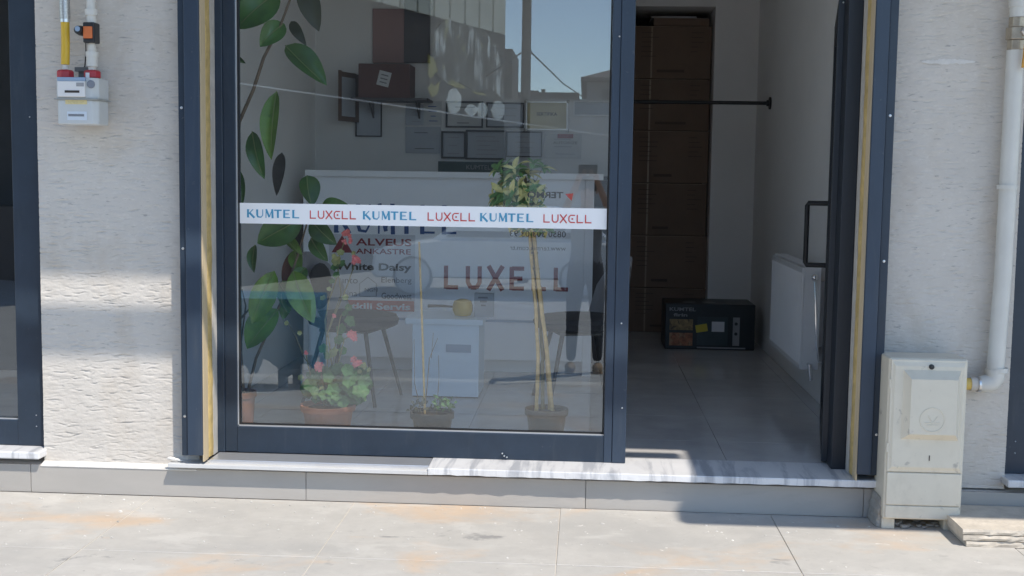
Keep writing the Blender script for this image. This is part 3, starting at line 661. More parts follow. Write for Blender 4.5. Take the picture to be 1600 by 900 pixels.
q = MB(); q.lathe((pc.x, PY, ctop), [(.03, .0), (.046, .004), (.058, .03), (.058, .06), (.05, .085), (.02, .096), (.001, .098)], 24); part('bowl', q, YPAN, pan, smooth=True)
q = MB(); q.tube([(pc.x-.055, PY, ctop+.05), (pc.x-.12, PY, ctop+.054), (pc.x-.20, PY, ctop+.052)], [.006, .0075, .009], 10); part('handle', q, HANDLE, pan, smooth=True)
x0, x1, zt, zb = drect(741, 771, 458, 492, LY+.12)
crd = thing('price_card', ((x0+x1)/2, LY+.12, ctop), 'small grey printed card standing beside the yellow pan', 'card')
q = MB(); q.box((x0, LY+.12, ctop), (x1, LY+.16, zt)); part('card_body', q, PAPERB, crd, bevel=.002)
q = MB()
for k, (u0_, u1_) in enumerate(((.2, .7), (.3, .65), (.35, .6))): q.box((x0+(x1-x0)*u0_, LY+.1185, zt-.02-.022*k), (x0+(x1-x0)*u1_, LY+.1198, zt-.03-.022*k))
part('print', q, INKG, crd, kind='stuff')
# ------------------------------------------------------------------ chairs
def make_chair(loc, rz, label):
    t = thing('chair', (0, 0, 0), label, 'chair', 'dark upholstered chairs in front of the desk')
    q = MB(); q.lathe((0, 0, .40), [(.001, 0), (.19, .0), (.235, .02), (.245, .05), (.23, .075), (.15, .088), (.001, .09)], 28)
    q.v = [(v[0]*1.05, v[1]*.92, v[2]) for v in q.v]; part('seat', q, SEAT, t, smooth=True)
    q = MB(); n, k = 14, 9; vs = []; fs = []
    for i in range(n+1):
        a = math.radians(115+130*i/n)
        for j in range(k+1):
            h = j/k; top = .47+.34*max(math.sin(math.pi*i/n),.001)**.5*h
            r = .245+.03*h; vs.append((r*math.cos(a)*1.05, r*math.sin(a)*.95, .0+top)); 
    m0 = len(vs)
    for v in list(vs): vs.append((v[0]*.93, v[1]*.93, v[2]))
    for i in range(n):
        for j in range(k):
            a = i*(k+1)+j; fs += [(a, a+k+1, a+k+2, a+1), (m0+a, m0+a+1, m0+a+k+2, m0+a+k+1)]
        a = i*(k+1)+k; fs.append((a, a+k+1, m0+a+k+1, m0+a))
    q.add(vs, fs); part('backrest', q, SHELLG, t, smooth=True)
    q = MB(); q.ball((-.20, 0, .62), .13, 14, 8, (.35, 1, 1)); part('back_cushion', q, SEAT, t, smooth=True)
    q = MB(); q.box((-.14, -.14, .385), (.14, .14, .401)); part('seat_frame', q, LEGB, t)
    for sx in (-1, 1):
        for sy in (-1, 1):
            q = MB(); q.tube([(sx*.125, sy*.125, .39), (sx*.21, sy*.2, 0)], [.013, .009], 10); part('leg', q, LEGB, t, smooth=True)
    t.location = loc; t.rotation_euler = (0, 0, rz); return t
p = W(552, 490, 1.45); ch1 = make_chair((p.x, 1.45, FZ), math.radians(-12), 'dark chair with a grey shell back standing behind the pink geranium')
p = W(905, 490, 1.5); ch2 = copy_tree(ch1); ch2.location = (p.x, 1.55, FZ); ch2.rotation_euler = (0, 0, math.radians(195)); tag(ch2, 'dark chair beside the window mullion, in front of the desk end')
# blue draped table out on the pavement, left of the frame: only its mirror image is in view
tbx0, tbx1, tby, tbz = -3.1, -1.96, -3.2, .47
tb = thing('draped_table', (-2.5, -3.4, GZ-.17), 'blue cloth draped low table on the pavement, mirrored at the left of the glass', 'table')
n = 40; q = MB(); vs = []; fs = []; per_ = [(tbx0+(tbx1-tbx0)*i/n, tby) for i in range(n+1)]+[(tbx1, tby-.55*i/16) for i in range(1, 17)]+[(tbx1-(tbx1-tbx0)*i/n, tby-.55) for i in range(1, n+1)]+[(tbx0, tby-.55+.55*i/16) for i in range(1, 16)]
for i, (x, y) in enumerate(per_):
    ox = .015*math.sin(i*1.1); vs += [(x, y, tbz), (x+ox*.4, y+ox, tbz-.2), (x+ox, y+ox, -.03+.05*math.sin(i*.7)+random.uniform(-.03, .03))]
m_ = len(per_)
for i in range(m_):
    k = (i+1) % m_; fs += [(i*3, k*3, k*3+1, i*3+1), (i*3+1, k*3+1, k*3+2, i*3+2)]
fs.append(tuple(i*3 for i in range(m_))); q.add(vs, fs); part('draped_cloth', q, TEAL, tb, smooth=True)
for xx in (-2.18, -2.95):
    for yy in (tby-.06, tby-.5):
        q = MB(); q.box((xx-.03, yy-.03, gz_at(yy)-.01), (xx+.03, yy+.03, tbz-.01)); part('leg', q, TEAL, tb)
# black block added for the dark interior right of the desk
q0 = W(931, 400, 2.9).x
oc = thing('dark_infill', (q0+.1, 3.0, FZ), 'black cupboard put in for the dark interior between the desk and the mullion', 'infill')
q = MB(); q.box((q0-.03, 2.95, FZ), (XP-.0, 3.38, 1.36)); part('carcass', q, SHELFM, oc, bevel=.004)
q = MB(); q.box((q0-.035, 2.93, 1.3605), (XP+.0, 3.39, 1.385)); part('top', q, LEGB, oc)
q = MB(); q.box((q0-.02, 2.935, 1.17), (XP-.01, 2.9495, 1.185)); part('infill_line', q, INKF, oc)
# ------------------------------------------------------------------ wall frames
def frame(a, b, top, bot, fm, pm, label, bar=.014, lines=0, cat='picture', ink=INKG, extra=None, rot=0):
    y = YB-.004; x0, x1, zt, zb = drect(a, b, top, bot, y)
    t = thing('wall_frame' if fm else 'wall_notice', ((x0+x1)/2, y, (zt+zb)/2), label, cat, 'framed papers on the back wall')
    if fm:
        q = MB(); ringbox(q, x0, x1, y-.018, y, zb, zt, bar); part('frame', q, fm, t)
    i = bar+.0005 if fm else 0
    q = MB(); q.box((x0+i, y-.006, zb+i), (x1-i, y-.001, zt-i)); part('sheet', q, pm, t)
    if lines:
        q = MB(); hh = zt-zb; ww = x1-x0
        for k in range(lines):
            u = random.uniform(.2, .4) if k else .25; v = random.uniform(.6, .82)
            zc = zt-hh*(.22+.6*k/max(lines-1, 1)); q.box((x0+ww*u, y-.0068, zc-hh*.018), (x0+ww*v, y-.0061, zc+hh*.018))
        part('print', q, ink, t, kind='stuff')
    if extra: extra(t, x0, x1, zt, zb, y)
    return t
frame(556, 597, 157, 214, FRM, PAPERB, 'narrow upright black frame with blank grey paper, leftmost of the framed papers', .008)
frame(634, 662, 163, 196, None, PAPERB, 'small plain grey notice right of the narrow upright frame', lines=3, cat='notice', ink=INKF)
frame(662, 690, 158, 196, None, PAPER, 'pale notice with a dark blue heading under the carton shelf', lines=4, cat='notice', ink=NAVY)
frame(634, 688, 198, 240, None, PAPERB, 'wide grey notice with one bold printed line, low on the wall', lines=2, cat='notice')
frame(697, 755, 158, 200, FRM, PAPER, 'dark framed photo of pale stones on the back wall', .012, lines=2)
frame(760, 819, 160, 200, FRM, PAPERB, 'dark framed certificate left of the gold plaque', .010, lines=3, ink=INKF)
def gold(t, x0, x1, zt, zb, y):
    q = MB(); font_mesh(q, 'SERTIFIKA', (x0+.075, y-.0066, zt-.10), X3, Z3, x1-x0-.15, .024, bold=.02); part('title', q, INK, t)
    q = MB()
    for sx in (x0, x1):
        for sz in (zb, zt): q.ball((sx, y-.016, sz), .012, 8, 5)
    parts('corner_stud', q, SILV, t)
frame(822, 887, 158, 204, SILV, GOLDP, 'gold certificate plaque with pale corner studs', .010, extra=gold)
frame(896, 957, 157, 182, pmat('white_frame', (.72, .72, .72), .5), PAPERB, 'small white bordered landscape picture at the right end of the wall', .010, lines=2, ink=INKF)
frame(690, 728, 205, 248, FRM, PAPERB, 'dark framed certificate below the stone photo', .013, lines=3, ink=INKF)
frame(728, 791, 203, 250, FRM, PAPERB, 'largest dark framed certificate in the lower row', .013, lines=5, ink=INKF)
frame(791, 847, 205, 246, FRM, PAPERB, 'dark framed pair of papers below the gold plaque', .009, lines=4, ink=INKF)
def redm(t, x0, x1, zt, zb, y):
    q = MB(); q.box((x0+.09, y-.0068, zt-.03), (x0+.2, y-.0061, zt-.0)); part('red_mark', q, DRED, t)
    q = MB(); font_mesh(q, 'AUTORIZE', (x0+.06, y-.0066, zt-.07), X3, Z3, .17, .018); part('title', q, INK, t)
frame(851, 908, 209, 248, None, PAPER, 'unframed grey notice with a small red mark', lines=3, cat='notice', ink=INKF, extra=redm)
x0, x1, zt, zb = drect(685, 800, 252, 270, YB-.005)
gs = thing('green_sign', ((x0+x1)/2, YB, zb), 'long dark green sign board low on the wall above the desk', 'sign')
q = MB(); q.box((x0, YB-.02, zb), (x1, YB-.001, zt)); part('board', q, GREEN, gs)
q = MB(); font_mesh(q, 'KUMTEL', (x0+.2, YB-.0206, zb+.02), X3, Z3, .17, .03); part('lettering', q, INKF, gs)
# shelf, brown carton, rose board, leaning wooden frame
sy = YB-.3; x0, x1, zt, zb = drect(548, 668, 152, 156, sy)
sh = thing('wall_shelf', ((x0+x1)/2, YB-.15, zb), 'dark wall shelf carrying the red brown carton', 'shelf')
q = MB(); q.box((x0, sy, zb-.004), (x1, YB-.001, zt)); part('board', q, SHELFM, sh)
for xx in (x0+.1, x1-.1):
    q = MB(); q.prism([(xx, YB-.001, zb-.005), (xx, YB-.18, zb-.005), (xx, YB-.001, zb-.12)], (.012, 0, 0)); parts('bracket', q, SHELFM, sh)
bx0, bx1, bt, bb = drect(560, 640, 99, 152, sy+.02)
rc = thing('carton', ((bx0+bx1)/2, sy+.1, zt), 'red brown carton with a tilted white label on the wall shelf', 'carton')
q = MB(); q.box((bx0, sy+.02, zt), (bx1, YB-.02, bt)); part('carton_body', q, CARDD, rc, bevel=.004)
q = MB(); c = W(600, 123, sy+.02); a = math.radians(-14); ax = V((math.cos(a), 0, math.sin(a))); az = V((-math.sin(a), 0, math.cos(a)))
q.obox(V((c.x, sy+.0195, c.z))-ax*.042-az*.05, ax*.084, V((0, -.001, 0)), az*.1); part('label', q, PAPER, rc)
q = MB()
for k in range(3): q.obox(V((c.x, sy+.018, c.z))-ax*.025+az*(.02-.025*k), ax*.05, V((0, -.0006, 0)), az*.008)
part('print', q, INKG, rc, kind='stuff')
x0, x1, zt, zb = drect(583, 633, 14, 99, YB-.01)
rb = thing('wall_board', ((x0+x1)/2, YB, zb), 'rose brown panel on the wall above the red brown carton', 'board')
q = MB(); q.box((x0, YB-.03, zb), (x1, YB-.001, zt)); part('panel', q, PINKB, rb, bevel=.003)
x0, x1, zt, zb = drect(633, 672, -40, 99, YB-.01)
db = thing('wall_board', ((x0+x1)/2, YB, zb), 'nearly black tall board beside the rose brown panel', 'board')
q = MB(); q.box((x0+.001, YB-.05, zb), (x1, YB-.001, zt)); part('panel', q, SHELFM, db, bevel=.003)
wp0 = W(526, 150, 3.05); wp1 = W(556, 150, 3.25)
wf = thing('wooden_frame', (wp0.x, 3.1, wp0.z), 'dark wooden frame hanging askew left of the carton', 'frame')
q = MB(); zt = W(526, 108, 3.05).z; zb = W(526, 188, 3.05).z; ax = V((wp1.x-wp0.x, .25, 0))
o_ = V((wp0.x, 3.1, zb)); hgt = V((0, 0, zt-zb)); nn = V((0, .02, 0))
q.obox(o_, ax*.16, nn, hgt); q.obox(o_+ax*.84, ax*.16, nn, hgt*.97); q.obox(o_+ax*.161, ax*.678, nn, hgt*.1); q.obox(o_+ax*.161+hgt*.88, ax*.678, nn, hgt*.1); part('frame', q, WOODD, wf)
q = MB(); q.obox(o_+ax*.161+V((0, .012, 0))+hgt*.101, ax*.678, V((0, .004, 0)), hgt*.778); part('picture', q, PAPERB, wf)
# ------------------------------------------------------------------ door side: cartons, pull-up bar, radiator, boxed oven
bxl = W(962, 300, YE+.14).x; bxr = W(1111, 300, YE+.14).x; BY = YE+.14
bxl = max(bxl, XP+.02)
edges = [W(1050, y, BY).z for y in (40, 123, 204, 286, 368, 450)]+[FZ]
names = ['topmost brown carton of the tall stack in the recess', 'second carton from the top of the stack, level with the wall bar', 'third carton from the top of the stack, just below the wall bar',
         'fourth carton from the top of the stack in the dark recess', 'fifth carton from the top of the stack, just above the boxed oven', 'lowest carton of the stack, behind the boxed oven']
for i in range(6):
    z1, z0 = edges[i]-.003, edges[i+1]; jx = random.uniform(-.022, .012)
    t = thing('cardboard_carton', ((bxl+bxr)/2, BY, z0), names[i], 'carton', 'brown cartons stacked in the recess')
    q = MB(); q.box((bxl+jx, BY+random.uniform(0, .03), z0), (bxr+jx+random.uniform(-.03, .0), YE+.68, z1)); part('carton_body', q, CARD, t, bevel=.005)
    q = MB(); xx = W(1016 if i else 1017, 80, BY).x
    q.box((xx, BY-.0035, z0+.004), (xx+.012, BY-.0005, z1-.004)); part('tape', q, CTAPE, t)
    q = MB(); q.box((bxl+jx+.02, BY-.003, z0+(z1-z0)*.985), (bxr+jx-.04, BY+.002, z0+(z1-z0)*.992)); part('flap_edge', q, CTAPE, t)
    q = MB(); h = z1-z0
    for col, n_ in ((W(1000, 80, BY).x, 6), (W(1078, 80, BY).x, 5)):
        for k in range(n_): q.box((col+.01, BY-.0042, z1-h*(.12+.09*k)-.005), (col+.01+random.uniform(.07, .16)*(1 if col < .6 else .7), BY-.0036, z1-h*(.12+.09*k)))
    q.box((xx+.05, BY-.0042, z0+h*.12), (xx+random.uniform(.16, .3), BY-.0036, z0+h*.17)); part('print', q, pmat('soft_carton_print', (.13, .095, .07), .85), t, kind='stuff')
x0, x1, zt, zb = drect(1022, 1108, 28, 40, BY+.03)
t = thing('cardboard_carton', ((x0+x1)/2, BY+.1, edges[0]), 'flat grey carton lying on top of the tall stack', 'carton', 'brown cartons stacked in the recess')
q = MB(); q.box((x0, BY+.03, edges[0]), (x1, YE+.6, zt)); part('carton_body', q, CARD, t, bevel=.004)
t2 = thing('white_sheet', ((x0+x1)/2, BY+.06, zt), 'white sheet lying on the flat top carton', 'sheet')
q = MB(); q.box((x0-.02, BY+.02, zt+.0005), (x1-.1, YE+.5, zt+.012)); part('sheet', q, PAPER, t2)
ry = 3.82; rz = W(1090, 160, ry).z
br = thing('wall_bar', (.8, ry, rz), 'black horizontal bar spanning the passage with a wall flange', 'bar')
q = MB(); q.tube([(XP+.02, ry, rz), (XWR-.022, ry, rz)], .0135, 12); part('rod', q, BLKP, br, smooth=True)
for s, xx in ((-1, XWR), (1, XP)):
    q = MB(); q.lathe((xx+s*.0005, ry, rz), [(.045, 0), (.045, s*.012), (.022, s*.016), (.022, s*.03)], 20, 'x'); part('flange', q, BLKP, br, smooth=True)
RX, RY0, RY1, RZ0, RZ1 = 1.169, 1.42, 2.47, .36, .922
rad = thing('radiator', (RX+.05, RY0, RZ0), 'white ribbed panel radiator on the right wall inside the door', 'radiator')
q = MB(); q.box((RX, RY0, RZ0), (RX+.014, RY1, RZ1-.01)); part('front_panel', q, RADW, rad, bevel=.004)
q = MB()
for k in range(31):
    y = RY0+.03+k*(RY1-RY0-.06)/30; q.box((RX-.004, y-.007, RZ0+.03), (RX+.001, y+.007, RZ1-.04))
parts('rib', q, RADW, rad, bevel=.002)
q = MB(); q.box((RX+.0145, RY0+.001, RZ0), (RX+.1, RY0+.006, RZ1)); q.box((RX+.0145, RY1-.006, RZ0), (RX+.1, RY1-.001, RZ1)); parts('side_cover', q, RADW, rad, bevel=.002)
q = MB(); q.box((RX+.086, RY0+.0065, RZ0), (RX+.1, RY1-.0065, RZ1-.01)); part('rear_panel', q, RADW, rad)
q = MB()
for k in range(40):
    y = RY0+.02+k*(RY1-RY0-.05)/40; q.box((RX+.016, y, RZ1-.008), (RX+.085, y+.018, RZ1))
part('top_grille', q, RADW, rad, kind='stuff')
q = MB(); q.tube([(RX+.06, RY0+.006, RZ1-.06), (RX+.06, RY0-.03, RZ1-.06)], .014, 10); q.ball((RX+.06, RY0-.035, RZ1-.06), .02, 10, 6); part('valve', q, CHROME, rad, smooth=True)
q = MB(); q.tube([(RX+.06, RY0-.035, RZ1-.08), (RX+.068, RY0-.04, RZ1-.2), (RX+.082, RY0-.03, RZ0+.15), (RX+.1, RY0-.01, RZ0+.05), (RX+.15, RY0, RZ0+.02)], .0065, 8); part('flexible_pipe', q, CHROME, rad, smooth=True)
q = MB(); q.tube([(RX+.05, RY0+.006, RZ0+.03), (RX+.05, RY0-.03, RZ0+.03), (RX+.06, RY0-.03, RZ0-.05)], .011, 10); part('drain_valve', q, CHROME, rad, smooth=True)
q = MB()
for y in (RY0+.2, RY1-.2): q.box((RX+.1005, y, RZ0+.1), (XWR+.001, y+.04, RZ1-.1))
parts('bracket', q, RADW, rad)
OY = 3.72
o0, o1, ozt, ozb = drect(1040, 1160, 476, 545, OY); o1x = W(1180, 500, OY).x
ov = thing('boxed_oven', ((o0+o1)/2, OY, FZ), 'black printed carton of a small oven lying on the floor', 'carton')
OH = .335
q = MB(); q.box((o0, OY, FZ), (o1x, OY+.42, FZ+OH)); part('carton_body', q, CARTB, ov, bevel=.006)
def orect(u0_, u1_, v0_, v1_, k=1): return (o0+(o1x-o0)*u0_, OY-.001-.0008*k, FZ+OH*v0_), (o0+(o1x-o0)*u1_, OY-.0004, FZ+OH*v1_)
def opart(nm, u0_, u1_, v0_, v1_, mt, k=1):
    q = MB(); q.box(*orect(u0_, u1_, v0_, v1_, k)); part(nm, q, mt, ov)
opart('food_picture', .05, .31, .42, .66, FOOD1); opart('food_picture', .05, .31, .08, .36, FOOD2)
opart('oven_picture', .36, .70, .1, .72, pmat('printed_oven_door', (.03, .05, .055), .3, var=.3, scale=12)); opart('control_strip', .755, .83, .1, .72, pmat('printed_control_strip', (.30, .30, .31), .5)); opart('picture_foot', .36, .9, .03, .06, INKF)
opart('white_label', .52, .66, .40, .62, LAB, 3)
q = MB(); a = math.radians(10); ax = V((math.cos(a), 0, math.sin(a))); az = V((-math.sin(a), 0, math.cos(a))); q.obox(V((o0+(o1x-o0)*.35, OY-.0045, FZ+OH*.37)), ax*.085, V((0, .001, 0)), az*.055); part('yellow_label', q, LABY, ov)
q = MB()
for v in (.36, .58): q.lathe((o0+(o1x-o0)*.79, OY-.0025, FZ+OH*v), [(.012, .001), (.012, -.001), (.001, -.0012)], 12, 'y')
parts('knob_picture', q, BLKP, ov)
q = MB(); font_mesh(q, 'KUMTEL', (o0+.03, OY-.003, FZ+OH*.84), X3, Z3, .19, .026, bold=.02); font_mesh(q, 'firin', (o0+.06, OY-.003, FZ+OH*.72), X3, Z3, .1, .024, bold=.03); part('lettering', q, INKF, ov)
q = MB()
for u in (.28, .5): q.lathe((o0+(o1x-o0)*u, OY+.12, FZ+OH+.001), [(.05, 0), (.05, .001), (.001, .0012)], 18)
parts('round_sticker', q, INKF, ov)
# ------------------------------------------------------------------ gas meter
def MXZ(px, py, Y=-.16): p = W(px, py, Y); return p.x, p.z
gm = thing('gas_meter', (W(126, 160, -.1).x, -.08, W(126, 195, -.1).z), 'grey gas meter with two red caps on the left plaster wall', 'gas meter')
x0, zt = MXZ(88, 121); x1, zb = MXZ(154, 195); zm = MXZ(120, 155)[1]; xc = (x0+x1)/2
ch = .022
def oct_(mb, x0, x1, z0, z1, yf, yb): mb.prism([(x0, yb, z0), (x0, yf+ch*.4, z0), (x0+ch*.4, yf, z0), (x1-ch, yf, z0), (x1, yf+ch, z0), (x1, yb, z0)], (0, 0, z1-z0))
q = MB(); oct_(q, x0, x1, zm+.002, zt, -.17, -.045); part('upper_body', q, METER, gm, bevel=.005)
q = MB(); oct_(q, x0+.003, x1-.002, zb, zm-.002, -.168, -.045); part('lower_body', q, METER, gm, bevel=.006)
q = MB(); q.box((x0-.006, -.176, zm-.003), (x1+.006, -.045, zm+.003)); part('seam_flange', q, pmat('meter_seam', (.33, .34, .33), .5), gm, bevel=.001)
a0, a1 = MXZ(93, 127); b0, b1 = MXZ(136, 152); q = MB(); q.box((a0, -.182, b1), (b0, -.1702, a1)); part('index_cover', q, METERW, gm, bevel=.003)
q = MB(); q.box((a0-.002, -.181, a1+.0005), (b0+.002, -.165, a1+.016)); part('blue_trim', q, METERB, gm, bevel=.002)
p0 = MXZ(101, 141, -.183); p1 = MXZ(124, 145, -.183); q = MB(); q.box((p0[0], -.1832, p1[1]), (p1[0], -.1822, p0[1])); part('digit_window', q, INK, gm)
p0 = MXZ(119, 129, -.183); p1 = MXZ(131, 135, -.183); q = MB(); q.box((p0[0], -.1832, p1[1]), (p1[0], -.1822, p0[1])); part('print', q, INKF, gm, kind='stuff')
p0 = MXZ(105, 174, -.169); p1 = MXZ(136, 188, -.169); q = MB(); q.box((p0[0], -.1700, p1[1]), (p1[0], -.1682, p0[1])); part('bar_code_label', q, pmat('bluish_label', (.62, .68, .75), .5), gm)
q = MB(); p0 = MXZ(107, 178, -.17); p1 = MXZ(132, 182, -.17)
for k in range(16):
    u = p0[0]+(p1[0]-p0[0])*k/16; q.box((u, -.1712, p1[1]), (u+(p1[0]-p0[0])/28, -.1702, p0[1]))
part('bar_code', q, INKG, gm, kind='stuff')
p0 = MXZ(102, 156, -.169); p1 = MXZ(136, 163, -.169); q = MB(); q.box((p0[0], -.1695, p1[1]), (p1[0], -.1682, p0[1])); part('yellow_sticker', q, pmat('pale_yellow_sticker', (.66, .55, .28), .6, var=.2, scale=50), gm)
p0 = MXZ(138, 125, -.170); q = MB(); q.lathe((MXZ(144, 132)[0], -.1705, MXZ(144, 132)[1]), [(.017, 0), (.017, -.004), (.013, -.006), (.001, -.006)], 16, 'y'); part('round_seal', q, pmat('grey_seal', (.20, .22, .26), .6), gm)
lx = MXZ(103, 112, -.1)[0]; rx = MXZ(145, 112, -.1)[0]; zc0 = zt-.001; 
for nm, xx in (('red_cap', lx), ('red_cap', rx)):
    q = MB(); q.lathe((xx, -.105, zt+.0005), [(.030, 0), (.036, .004), (.036, .028), (.028, .034), (.018, .036)], 8); part(nm, q, REDC, gm, bevel=.002)
q = MB(); q.box((rx-.012, -.146, zt+.001), (rx+.003, -.1415, zt+.022)); part('white_tag', q, LAB, gm)
q = MB(); q.tube([(lx, -.105, zt+.034), (lx, -.105, zt+.055)], .012, 10); part('collar', q, PIPEW, gm, smooth=True)
q = MB(); z0_, z1_ = MXZ(102, 101, -.1)[1], MXZ(102, 34, -.1)[1]; q.tube([(lx, -.105, z0_), (lx+.003, -.105, (z0_+z1_)/2), (lx+.003, -.105, z1_)], .0175, 16); part('yellow_pipe', q, YEL, gm, smooth=True)
q = MB(); q.tube([(lx+.003, -.105, z1_-.003), (lx+.003, -.105, z1_+.01)], .020, 14); part('crimp_ring', q, STEEL, gm, smooth=True)
q = MB(); q.tube([(lx+.003, -.105, z1_+.01), (lx+.002, -.105, z1_+.09), (lx-.005, -.1, z1_+.3), (lx-.04, -.06, z1_+.55), (lx-.06, .02, z1_+.7)], .0215, 14); part('braided_hose', q, BRAID, gm, smooth=True)
q = MB(); zr0 = zt+.03; zd0, zd1 = MXZ(145, 68, -.1)[1], MXZ(145, 36, -.1)[1]
q.tube([(rx, -.105, zr0), (rx, -.105, zr0+.02), (rx, -.105, zr0+.0201), (rx, -.105, zd0-.05)], [.016, .016, .023, .023], 16)
q.tube([(rx, -.105, zd0-.055), (rx, -.105, zd0-.035)], .026, 16); part('pipe_fitting', q, PIPEW, gm, smooth=True)
q = MB(); q.tube([(rx, -.105, zd0-.04), (rx, -.105, zd0+.01)], [.020, .012], 12); part('pipe_cone', q, pmat('white_teflon', (.66, .62, .55), .6), gm, smooth=True)
q = MB(); q.tube([(rx, -.105, zd1-.002), (rx, -.105, zd1+.03), (rx, -.105, zd1+.0301), (rx, -.105, zd1+.055), (rx, -.105, zd1+.0551), (rx, -.105, zd1+.9)], [.020, .020, .026, .026, .019, .019], 16); part('grey_pipe', q, PIPEW, gm, smooth=True)
vd = thing('shutoff_device', (rx, -.12, zd0), 'orange and black gas shut-off device above the right red cap', 'valve')
q = MB(); q.box((rx-.026, -.135, zd0), (rx+.024, -.075, zd1)); part('body', q, BLKP, vd, bevel=.005)
q = MB(); q.box((rx-.022, -.142, zd0+.017), (rx+.017, -.1352, zd1-.018)); part('orange_cover', q, ORNG, vd, bevel=.003)
q = MB(); q.lathe((rx-.04, -.1, (zd0+zd1)/2+.008), [(.02, 0), (.021, -.02), (.017, -.05), (.001, -.052)], 16, 'y'); q.box((rx-.035, -.1, zd0+.03), (rx-.02, -.09, zd1-.03)); part('knob', q, BLKP, vd, smooth=True)
q = MB(); q.lathe((rx-.04, -.1525, (zd0+zd1)/2+.012), [(.011, 0), (.011, -.002), (.001, -.003)], 14, 'y'); part('knob_cap', q, METERB, vd, smooth=True)
q = MB(); q.tube([(rx-.024, -.11, zd0+.02), (rx-.028, -.1, zd0-.03), (rx-.05, -.06, zd0-.09), (rx-.08, -.02, zd0-.105), (rx-.1, .01, zd0-.105)], .0026, 6); part('cable', q, BLKP, vd, smooth=True)
q = MB(); q.box((lx+.02, -.06, zt+.034), (rx-.02, -.045, zt+.052)); parts('bracket', q, pmat('grey_bracket', (.16, .17, .17), .6), gm)
q = MB(); q.box((lx+.03, -.045, zt-.02), (rx-.03, .003, zt+.052)); part('wall_plate', q, pmat('grey_bracket', (.16, .17, .17), .6), gm)
# ------------------------------------------------------------------ white pipe on the right wall
pz0 = W(1558, 600, -.07).z; pxx = W(1562, 560, -.07).x
wp = thing('gas_pipe', (pxx, -.06, pz0), 'pale grey vertical pipe with an elbow on the right plaster wall', 'pipe')
ptop = W(1580, 78, -.07).z; dxp = .012
q = MB(); q.tube([(pxx-dxp, -.06, pz0+.045), (pxx, -.06, 1.0), (pxx+dxp*.3, -.06, ptop)], .035, 18)
part('pipe', q, PIPEW, wp, smooth=True)
q = MB(); r_ = .039
q.tube([(pxx-dxp, -.06, pz0+.06), (pxx-dxp, -.06, pz0+.03), (pxx-dxp-.01, -.06, pz0+.008), (pxx-dxp-.035, -.06, pz0-.002), (pxx-dxp-.06, -.06, pz0-.004)], [r_, r_, r_, r_*.95, r_*.85], 18); part('elbow', q, PIPEW, wp, smooth=True)
q = MB(); q.tube([(pxx-dxp-.058, -.06, pz0-.004), (pxx-dxp-.07, -.06, pz0-.004)], .033, 16); part('steel_band', q, STEEL, wp, smooth=True)
q = MB(); q.tube([(pxx-dxp-.07, -.06, pz0-.004), (pxx-dxp-.098, -.06, pz0-.004)], .028, 16); part('nipple', q, PALEB, wp, smooth=True)
q = MB(); q.tube([(pxx-dxp-.098, -.06, pz0-.004), (pxx-dxp-.16, -.06, pz0-.004)], .025, 16); part('yellow_sleeve', q, pmat('dusty_yellow', (.62, .44, .12), .6, var=.1), wp, smooth=True)
q = MB(); vt = pxx+dxp*.3; q.tube([(vt, -.06, ptop-.0), (vt, -.06, ptop+.04)], .036, 8); q.tube([(vt, -.06, ptop+.0401), (vt, -.06, ptop+.09)], .042, 6); q.tube([(vt, -.06, ptop+.0901), (vt, -.06, ptop+.13)], .034, 8); part('valve_body', q, BRASS, wp, bevel=.003)
q = MB(); q.tube([(vt, -.06, ptop+.13), (vt, -.06, ptop+.17), (vt, -.06, ptop+.1701), (vt, -.06, ptop+.9)], [.032, .032, .036, .036], 16); part('upper_pipe', q, PIPEW, wp, smooth=True)
q = MB(); q.lathe((vt+.02, -.102, ptop+.07), [(.02, 0), (.02, -.012), (.012, -.018), (.001, -.018)], 6, 'y'); part('valve_nut', q, STEEL, wp)
q = MB(); q.obox((vt+.004, -.128, ptop-.075), (.028, 0, 0), (0, .011, 0), (.008, 0, .125)); part('valve_handle', q, VALVO, wp, bevel=.003)
q = MB(); q.obox((vt+.014, -.1295, ptop-.055), (.008, 0, 0), (0, .001, 0), (.004, 0, .06)); part('handle_print', q, INK, wp)
for zc in (.6, 1.35):
    q = MB(); q.tube([(pxx-.002, -.06, zc), (pxx-.002, -.06, zc+.018)], .041, 18); q.box((pxx-.01, -.03, zc+.002), (pxx+.01, .002, zc+.016)); part('pipe_clip', q, PIPEW, wp, smooth=True)
# ------------------------------------------------------------------ cream service cabinet on the pavement
BYF = -.215
bx0 = W(1384, 690, BYF).x; bx1 = W(1507, 690, BYF).x; bzt = W(1450, 560, BYF).z; bz0 = GZ+.045
tilt = .012
mc = thing('utility_cabinet', ((bx0+bx1)/2, BYF, GZ), 'cream painted metal utility cabinet standing on the pavement right of the door', 'utility cabinet')
q = MB(); q.box((bx0, BYF, bz0), (bx1, -.045, bzt)); part('case', q, BOXM, mc, bevel=.008)
def bz(y): return W(1450, y, BYF).z
zsp = bz(738); zlow = bz(790); zbt = bz(812)
yf = BYF-.012
q = MB(); q.box((bx0+.006, yf, zsp+.002), (bx1-.006, BYF-.001, bzt-.004)); 
